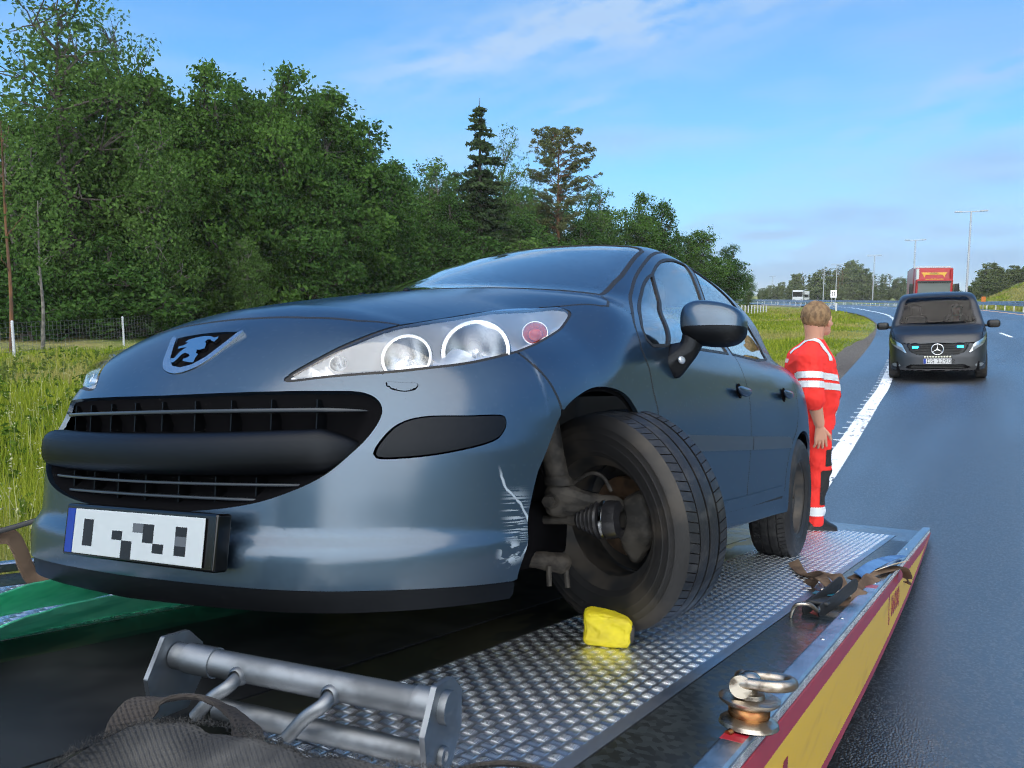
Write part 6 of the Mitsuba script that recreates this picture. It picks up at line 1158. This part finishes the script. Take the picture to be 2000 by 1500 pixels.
K = {
 'oak_a': kind('oak_a', broadleaf(1, 13., 3.3, .10, 470, 34, .155, .62, 13), 'mat_leaf_oak', 'mat_bark', 13.),
 'oak_b': kind('oak_b', broadleaf(2, 12., 2.9, .12, 430, 34, .15, .60, 11), 'mat_leaf_oak', 'mat_bark', 12.),
 'oak_c': kind('oak_c', broadleaf(3, 11., 3.1, .06, 430, 34, .16, .62, 10), 'mat_leaf_dark', 'mat_bark', 11.),
 'airy': kind('airy', broadleaf(4, 15., 3.9, .20, 430, 19, .125, .62, 15), 'mat_leaf_light', 'mat_bark', 15.),
 'birch': kind('birch', broadleaf(5, 10., 2.2, .15, 330, 26, .115, .55, 10), 'mat_leaf_light', 'mat_bark_pale', 10.),
 'bush': kind('bush', broadleaf(6, 4.2, 1.9, .02, 190, 30, .12, .50, 7, flat=1.2), 'mat_leaf_dark', 'mat_bark', 4.2),
 'bush_l': kind('bush_l', broadleaf(7, 4.0, 1.6, .05, 150, 28, .10, .48, 7, flat=1.2), 'mat_leaf_light', 'mat_bark_pale', 4.0),
 'spruce': kind('spruce', spruce(8), 'mat_needle_spruce', 'mat_bark', 17.),
 'pine': kind('pine', pine(9), 'mat_needle_pine', 'mat_bark_pine', 16.),
 'far_oak': kind('far_oak', broadleaf(11, 9., 2.6, .04, 110, 22, .34, .8, 8), 'mat_leaf_far', 'mat_bark', 9.),
 'far_pine': kind('far_pine', pine(12, 13., 2.3, .35, 26), 'mat_needle_pine', 'mat_bark_pine', 13.),
 'far_spruce': kind('far_spruce', spruce(13, 13., 2.3, 16, .6), 'mat_leaf_far', 'mat_bark', 13.),
}
def tree(k, x, y, H, label, cat_='tree', group=None, wide=1., rz=None, name=None, sink=.1):
    kd = K[k]; nm = name or {'spruce': 'spruce_tree', 'far_spruce': 'spruce_tree', 'pine': 'pine_tree', 'far_pine': 'pine_tree', 'bush': 'bush', 'bush_l': 'bush'}.get(k, 'broadleaf_tree')
    t = thing(nm, label, cat_, group); s = H/kd['H']; rz = (x*37.7 + y*91.3) % 360 if rz is None else rz
    M = T().translate([float(x), float(y), float(gz(x, y)) - sink]).rotate([0, 0, 1], rz).scale([s*wide, s*wide, s])
    part(t, 'trunk', kd['wood'], None, tw=M); part(t, 'crown', kd['leaf'], None, tw=M); return t
HD_ = np.array([-math.sin(math.radians(YAW)), math.cos(math.radians(YAW))]); HR_ = np.array([HD_[1], -HD_[0]])
NEAR = [  # kind, x, y, height, width, label
    ('airy', -33.3, 19.8, 14.7, 1.05, 'tall airy broadleaf tree with blue gaps in its crown, highest of the forest edge'),
    ('airy', -34.1, 22.8, 14.3, 0.8, 'tall airy tree close behind the highest tree of the forest edge'),
    ('oak_b', -32.7, 23.7, 11.6, 1.0, 'dark green broadleaf tree just right of the tallest tree'),
    ('oak_a', -31.5, 25.5, 12.1, 0.85, 'broadleaf tree with a round double top left of the broad oak'),
    ('oak_c', -31.6, 27.8, 11.5, 0.95, 'darker broadleaf tree in the dip between two higher crowns'),
    ('oak_a', -30.0, 28.7, 12.6, 0.82, "broadleaf tree with a pointed top above the bonnet's left half"),
    ('oak_b', -30.2, 32.1, 12.5, 1.05, 'broad oak at the right shoulder of the high forest edge'),
    ('oak_c', -30.8, 35.2, 10.9, 1.0, 'dark oak on the falling slope of the forest edge'),
    ('oak_b', -31.8, 39.3, 10.0, 0.95, 'low dark oak where the forest edge drops towards the spruce'),
    ('birch', -34.2, 47.2, 11.2, 1.1, 'pale green birch left of the spruce'),
    ('spruce', -30.4, 47.1, 15.2, 1.4, 'pointed spruce rising above the birch and the car roof'),
    ('airy', -32.1, 53.1, 14.0, 0.62, 'bushy broadleaf tree leaning against the spruce'),
    ('pine', -30.4, 58.7, 14.8, 1.05, 'lone pine with a bare orange trunk above the car roof'),
    ('birch', -33.3, 59.3, 10.9, 1.0, 'low pale tree between the spruce and the pine'),
    ('birch', -29.4, 63.9, 10.9, 1.0, 'pale broadleaf tree right of the pine'),
    ('oak_a', -27.1, 67.6, 10.6, 0.95, 'round dark broadleaf tree above the windscreen corner'),
    ('oak_c', -25.9, 70.7, 9.9, 0.9, 'dark broadleaf tree at the end of the high row behind the car roof'),
    ('oak_b', -23.1, 73.5, 7.8, 1.1, 'broadleaf tree just above the rear side window'),
    ('oak_c', -21.7, 77.8, 6.4, 1.0, 'dark broadleaf tree beside the fence end'),
    ('birch', -21.1, 82.8, 4.0, 1.2, 'small pale tree at the very end of the forest edge'),
    ('birch', -32.0, 17.1, 8.5, 1.0, 'slender pale tree at the left frame edge'),
    ('birch', -29.1, 21.1, 8.8, 0.9, 'pale green tree in front of the dark crowns'),
    ('oak_c', -36.4, 22.6, 12.6, 1.0, 'dark broadleaf tree behind the slender pale tree'),
    ('birch', -28.5, 25.0, 4.4, 1.0, 'low pale tree before the dark forest edge'),
    ('oak_c', -28.5, 29.6, 8.1, 1.05, 'dark low oak half hidden by the bonnet'),
    ('oak_c', -31.0, 44.4, 8.1, 1.0, 'dark shrubby oak at the foot of the spruce'),
    ('oak_c', -29.9, 52.0, 7.5, 1.2, 'dark shrubby oak below the lone pine'),
    ('oak_c', -28.6, 59.8, 7.6, 1.2, 'dark shrubby oak right below the pine trunk'),
]
FILL = [
    (-42.7, 21.2, 10.1),
    (-44.2, 25.0, 10.3),
    (-43.4, 27.8, 10.3),
    (-41.5, 28.9, 8.7),
    (-40.2, 30.8, 12.7),
    (-39.6, 33.5, 12.8),
    (-38.2, 35.5, 13.1),
    (-37.6, 38.2, 13.1),
    (-36.7, 41.0, 11.4),
    (-37.0, 45.5, 10.2),
    (-38.1, 51.8, 10.3),
    (-38.6, 58.5, 11.9),
    (-37.7, 63.7, 10.9),
    (-36.3, 69.1, 10.4),
    (-33.0, 73.5, 10.2),
    (-30.9, 79.3, 9.6),
    (-27.3, 81.5, 7.5),
    (-25.1, 85.1, 5.7),
]
BUSH = [
    (-31.6, 15.5, 3.6, False),
    (-31.5, 16.3, 3.6, True),
    (-29.4, 16.0, 3.2, False),
    (-32.1, 18.4, 2.9, False),
    (-30.6, 18.6, 3.6, True),
    (-28.9, 18.5, 3.5, False),
    (-28.0, 18.9, 3.7, False),
    (-28.6, 20.3, 2.7, True),
    (-31.0, 23.3, 3.4, False),
    (-31.1, 24.7, 4.4, False),
    (-29.6, 24.8, 3.7, True),
    (-31.1, 27.5, 3.5, False),
    (-31.5, 29.5, 4.9, False),
    (-30.6, 30.3, 3.9, True),
    (-30.2, 31.7, 4.8, False),
    (-29.9, 33.2, 5.0, False),
    (-30.9, 36.4, 3.8, True),
    (-29.5, 36.9, 4.8, False),
    (-30.0, 39.9, 4.5, False),
    (-29.4, 41.7, 4.0, True),
    (-28.0, 42.3, 4.9, False),
    (-27.6, 44.6, 4.9, False),
    (-26.0, 45.0, 5.2, True),
    (-26.5, 49.3, 6.0, False),
]
FARF = [
    ('far_oak', -71, 297, 4.3),
    ('far_oak', -67, 285, 4.3),
    ('far_oak', -77, 336, 5.8),
    ('far_spruce', -66, 294, 6.1),
    ('far_oak', -77, 350, 5.6),
    ('far_oak', -64, 298, 6.4),
    ('far_spruce', -72, 346, 6.3),
    ('far_oak', -67, 329, 7.4),
    ('far_oak', -64, 320, 9.6),
    ('far_oak', -64, 326, 10.0),
    ('far_pine', -67, 352, 9.8),
    ('far_spruce', -61, 332, 10.6),
    ('far_spruce', -56, 311, 9.5),
    ('far_oak', -51, 293, 9.7),
    ('far_pine', -55, 325, 11.3),
    ('far_pine', -53, 322, 11.7),
    ('far_oak', -51, 318, 10.5),
    ('far_spruce', -56, 360, 13.3),
    ('far_pine', -47, 310, 10.6),
    ('far_pine', -47, 319, 12.2),
    ('far_oak', -49, 347, 12.3),
    ('far_oak', -51, 368, 16.0),
    ('far_oak', -47, 355, 14.1),
    ('far_spruce', -46, 359, 13.4),
    ('far_oak', -41, 331, 11.6),
    ('far_spruce', -38, 324, 10.9),
    ('far_pine', -36, 312, 8.8),
    ('far_pine', -34, 308, 8.2),
    ('far_spruce', -32, 305, 9.8),
    ('far_spruce', -36, 354, 10.6),
    ('far_pine', -33, 340, 9.6),
    ('far_oak', -31, 344, 8.1),
    ('far_pine', -30, 341, 8.6),
    ('far_oak', -28, 337, 8.0),
    ('far_pine', -27, 344, 8.2),
    ('far_pine', -24, 322, 7.1),
    ('far_oak', -21, 311, 5.4),
    ('far_oak', -22, 339, 5.6),
    ('far_spruce', -22, 367, 6.6),
    ('far_oak', -18, 326, 5.2),
    ('far_oak', -17, 337, 5.6),
    ('far_oak', -18, 375, 6.2),
    ('far_pine', -14, 333, 4.7),
    ('far_pine', -15, 389, 4.9),
    ('far_oak', -14, 385, 6.6),
    ('far_oak', -10, 319, 5.5),
    ('far_spruce', -10, 374, 4.2),
    ('far_spruce', -7, 316, 3.7),
    ('far_oak', -7, 387, 5.7),
    ('far_oak', -71, 296, 2.8),
    ('far_oak', -67, 292, 3.2),
    ('far_oak', -66, 299, 3.5),
    ('far_oak', -62, 289, 3.6),
    ('far_oak', -61, 298, 4.0),
    ('far_oak', -58, 294, 4.5),
    ('far_oak', -58, 304, 4.9),
    ('far_oak', -55, 304, 5.1),
    ('far_oak', -52, 300, 5.1),
    ('far_oak', -50, 302, 5.3),
    ('far_oak', -46, 295, 5.2),
    ('far_oak', -44, 296, 5.3),
    ('far_oak', -44, 307, 5.7),
    ('far_oak', -41, 307, 6.0),
    ('far_oak', -40, 314, 5.6),
    ('far_oak', -37, 311, 5.0),
    ('far_oak', -34, 304, 4.8),
    ('far_oak', -32, 309, 4.7),
    ('far_oak', -31, 318, 4.7),
    ('far_oak', -28, 315, 4.4),
    ('far_oak', -25, 307, 4.0),
    ('far_oak', -24, 323, 4.0),
    ('far_oak', -22, 324, 3.8),
    ('far_oak', -19, 312, 3.7),
    ('far_oak', -17, 322, 3.6),
    ('far_oak', -15, 320, 3.5),
    ('far_oak', -13, 329, 3.5),
    ('far_oak', -11, 321, 3.4),
    ('far_oak', -8, 321, 3.2),
    ('far_oak', -6, 327, 3.1),
]
HILL = [
    (-4.2, 204.9, 4.0),
    (-3.3, 190.4, 3.5),
    (-2.7, 184.6, 4.3),
    (-2.6, 226.1, 6.1),
    (-1.8, 210.6, 5.4),
    (-1.1, 187.2, 5.9),
    (-0.6, 218.2, 7.6),
    (-0.1, 219.6, 9.2),
    (0.5, 197.2, 9.2),
    (1.2, 210.2, 8.3),
    (2.0, 214.5, 7.8),
    (2.5, 205.2, 7.2),
    (2.9, 192.3, 7.5),
    (4.0, 219.6, 7.6),
    (4.3, 208.1, 8.3),
    (4.8, 201.1, 8.0),
    (5.5, 202.2, 7.1),
    (6.0, 198.7, 7.0),
    (7.5, 231.2, 9.3),
    (7.4, 207.9, 8.1),
    (7.4, 191.3, 7.8),
    (9.6, 233.7, 9.9),
    (9.7, 219.3, 9.7),
    (10.3, 218.9, 8.8),
    (10.0, 201.2, 9.8),
    (10.3, 195.8, 9.2),
    (10.6, 193.0, 10.0),
    (12.6, 216.4, 10.1),
    (12.9, 213.1, 11.2),
]
def back(x, y, h, f=1.18): return x*f, y*f, 1.85 + (h - 1.85)*f
NEAR = [(k, *back(x, y, h), w, lab) for k, x, y, h, w, lab in NEAR]; FILL = [back(*a) for a in FILL]; BUSH = [(*back(x, y, h, 1.24), l) for x, y, h, l in BUSH]
for k, x, y, h, w, lab in NEAR: tree(k, x, y, h - float(gz(x, y)), lab, wide=w)
for x, y, h in FILL: tree('oak_c' if (x*7) % 2 < 1.2 else 'oak_b', x, y, h - float(gz(x, y)), 'dark broadleaf tree deep in the forest behind the front row', group='trees behind the forest edge', wide=1.3)
ORD = 'first second third fourth fifth sixth seventh eighth ninth tenth eleventh twelfth thirteenth fourteenth fifteenth sixteenth seventeenth eighteenth'.split(); _cnt = [0, 0]
for x, y, h, l in BUSH:
    tree('bush_l' if l else 'bush', x, y, max(2.2, h - float(gz(x, y))), f"{'pale' if l else 'dark'} leafy bush at the forest's foot, {ORD[_cnt[l]]} {'pale' if l else 'dark'} one from the left", 'bush', 'pale bushes below the forest edge' if l else 'dark bushes below the forest edge', 1.25); _cnt[l] += 1
for k, x, y, h in FARF: tree(k, x, y, max(3., h - float(gz(x, y))), {'far_pine': 'distant pine in the wood beyond the bend', 'far_spruce': 'distant pointed spruce in the wood beyond the bend', 'far_oak': 'distant broadleaf tree in the wood beyond the bend'}[k], group={'far_pine': 'distant pines', 'far_spruce': 'distant spruces', 'far_oak': 'distant broadleaf trees'}[k], wide=1.25)
for i, (x, y, h) in enumerate(HILL): tree('far_oak' if i % 4 else 'far_spruce', x, y, min(9., max(3.2, h - float(gz(x, y)))), 'scrubby broadleaf tree on the slope right of the motorway' if i % 4 else 'small spruce on the slope right of the motorway', group='broadleaf trees on the right slope' if i % 4 else 'spruces on the right slope', wide=1.3)
# two thin stems in front of the forest
for (x, y, h, m, lab) in ((-28.6, 14.8, 7.9, 'mat_bark_pine', 'slim tree with an orange lit bare trunk at the left frame edge'), (-29.6, 16.4, 5.6, 'mat_bark_pale', 'thin pale sapling beside the orange trunk')):  # orange light on the bare trunk is put into its bark colour
    t = thing('sapling_tree', lab, 'tree'); rng = np.random.default_rng(int(h*10)); P = catmull([(0, 0, 0), (.15, .05, h*.3), (.02, .1, h*.6), (.25, .05, h)], 4); z0 = float(gz(x, y)) - .1
    part(t, 'trunk', mv(cat(tube(P, 1, 7, scale=np.linspace(.075, .02, len(P))), *[branch(P[i], P[i] + np.array([rng.normal()*.9, rng.normal()*.9, .8]), .018, .006, rng) for i in (5, 7, 8, 9, 10, 11)]), x, y, z0), m, 40)
    tips = np.vstack([P[i] + rng.normal(size=(9, 3))*[.8, .8, .5] + [0, 0, .5] for i in (7, 8, 9, 10, 11, 12)]); C = np.repeat(tips, 14, 0); C = C + rng.normal(size=C.shape)*.22
    V, F = leaves(C, rng.normal(size=C.shape)*.3, .10, rng); part(t, 'crown', (V + [x, y, z0], F), 'mat_leaf_light', False)
# ---------------------------------------------------------------- grass and weeds (nobody could count them)
def grassmat(name, c0, c1, c2):
    def f(p, n, uv):
        a = fbm(p.x*.5, p.y*.5, 0, 3); b = noise(p.x*23, p.y*23, 1.); c = smoothstep(.52, .72, fbm(p.x*.22, p.y*.22, 9., 3) + .12*b)
        return mix(mix(c0, c1, smoothstep(.25, .75, a*.5 + b*.5)), c2, c*.8)
    scene['mat_' + name] = {'type': 'principledthin', 'base_color': proc(f), 'roughness': .5, 'spec_trans': 0., 'diff_trans': .6}
grassmat('grass', (.15, .23, .018), (.38, .42, .05), (.42, .37, .13)); grassmat('weed_leaf', (.060, .115, .014), (.12, .19, .025), (.16, .20, .05)); mat('grass_head', prin((.42, .42, .24), .9))
def blades(P, h, w, rng, lean=.35):
    n = len(P); a = rng.uniform(0, 2*PI, n); e = np.stack([np.cos(a), np.sin(a), 0*a], 1); b = rng.uniform(0, 2*PI, n); d = np.stack([np.cos(b), np.sin(b), 0*b], 1)
    ln = (rng.uniform(.1, 1., n)*lean)[:, None]; h = h[:, None]; w = w[:, None]; up = np.array([0, 0, 1.])
    p1 = P + up*h*.55 + d*ln*h*.30; p2 = P + up*h*(1 - .25*ln) + d*ln*h*.95
    V = np.stack([P - e*w, P + e*w, p1 - e*w*.8, p1 + e*w*.8, p2], 1).reshape(-1, 3); i = np.arange(n)[:, None]*5
    return V, np.concatenate([i + [0, 1, 3], i + [0, 3, 2], i + [2, 3, 4]], 0)
rng = np.random.default_rng(77)
def wedge(n, a0, a1, r0, r1, pw=1.6):
    az = np.radians(rng.uniform(a0, a1, n)); r = r0*(r1/r0)**(rng.uniform(0, 1, n)**(1/pw)); x, y = r*np.sin(az), r*np.cos(az); u, l = road_u(x, y); return x, y, r, u
x, y, r, u = wedge(95000, -74, -40, 3.4, 34, 1.25); k = (u < -2.0 - .3*rng.uniform(size=len(u)))
x, y, r = x[k], y[k], r[k]; pt = meshkit.fbm(np.stack([x*.45, y*.45, 0*x], -1), 3, 5)
h = (.26 + .55*np.clip(pt - .28, 0, .6)*1.5)*rng.uniform(.55, 1.25, len(x))*np.interp(r, [4, 12, 20, 34], [1.1, 1., .75, .6]); w = .0028 + .00042*r
struct('grass', blades(np.stack([x, y, gz(x, y) - .02], -1), h, w, rng), 'mat_grass', False, 'tall sunlit grass on the verge beside the truck', 'stuff')
k = rng.uniform(size=len(x)) < .018; hx, hy, hh, hr = x[k], y[k], h[k]*1.25 + .12, r[k]
P = np.stack([hx, hy, gz(hx, hy)], -1); V1_, F1_ = blades(P, hh, .0012 + .0002*hr, rng, .25)
tip = V1_.reshape(-1, 5, 3)[:, 4]; V2_, F2_ = leaves(np.repeat(tip, 5, 0) + rng.normal(size=(5*len(tip), 3))*[.012, .012, .035], np.zeros((5*len(tip), 3)), .011, rng, 0, 2.2)
struct('grass_heads', cat((V1_, F1_), (V2_, F2_)), 'mat_grass_head', False, 'dry seed heads above the tall grass', 'stuff')
x, y, r, u = wedge(900, -72, -46, 4.5, 28, 1.3); k = u < -2.4; x, y = x[k], y[k]; rows = []
for xx, yy in zip(x, y):
    H = rng.uniform(.25, .62); m = int(H*22); t = rng.uniform(.25, 1, m); a = rng.uniform(0, 2*PI, m); rr = .10*(1.2 - t); rows.append(np.stack([xx + rr*np.cos(a), yy + rr*np.sin(a), float(gz(xx, yy)) + t*H], 1))
C = np.vstack(rows); V, F = leaves(C, np.zeros_like(C) + [0, 0, .5], .060, rng, .4, 2.2)
struct('weeds', (V, F), 'mat_weed_leaf', False, 'leafy green weeds among the tall grass', 'stuff')
# the far verge inside the bend
x, y, r, u = wedge(60000, -22, -1, 14, 125, 1.2); k = (u < -2.2*np.interp(np.hypot(x, y), [10, 20, 40, 60, 80, 130], [1, .9, .62, .6, 1.0, 2.2])) & (u > -34); x, y, r, u = x[k], y[k], r[k], u[k]
pt = meshkit.fbm(np.stack([x*.3, y*.3, 0*x], -1), 3, 6); h = (.16 + .5*np.clip(pt - .30, 0, .6))*rng.uniform(.5, 1.3, len(x))*np.clip((-u - 1.0)/2.5, .25, 1)
struct('grass', blades(np.stack([x, y, gz(x, y) - .02], -1), h, .003 + .00055*r, rng), 'mat_grass', False, 'meadow grass inside the bend of the motorway', 'stuff')
x, y, r, u = wedge(40000, -4, 8, 60, 190, 1.2); k = ((u > 24.5) | ((u > 10.6) & (u < 13.0))); x, y, r, u = x[k], y[k], r[k], u[k]
h = np.where(u > 20, .55, .3)*rng.uniform(.5, 1.4, len(x)); struct('grass', blades(np.stack([x, y, gz(x, y) - .02], -1), h, .004 + .0007*r, rng), 'mat_grass', False, 'rough grass on the slope right of the motorway', 'stuff')
# ---------------------------------------------------------------- thin summer haze
scene['haze_air'] = {'type': 'homogeneous', 'albedo': {'type': 'rgb', 'value': [.95, .95, .95]}, 'sigma_t': .00024}
scene['haze'] = {'type': 'cube', 'to_world': T().translate([0., 800., 14.]).scale([3200., 3400., 18.]), 'bsdf': {'type': 'null'}, 'interior': {'type': 'ref', 'id': 'haze_air'}}
labels['haze'] = {'kind': 'stuff'}
scene['camera']['medium'] = {'type': 'ref', 'id': 'haze_air'}
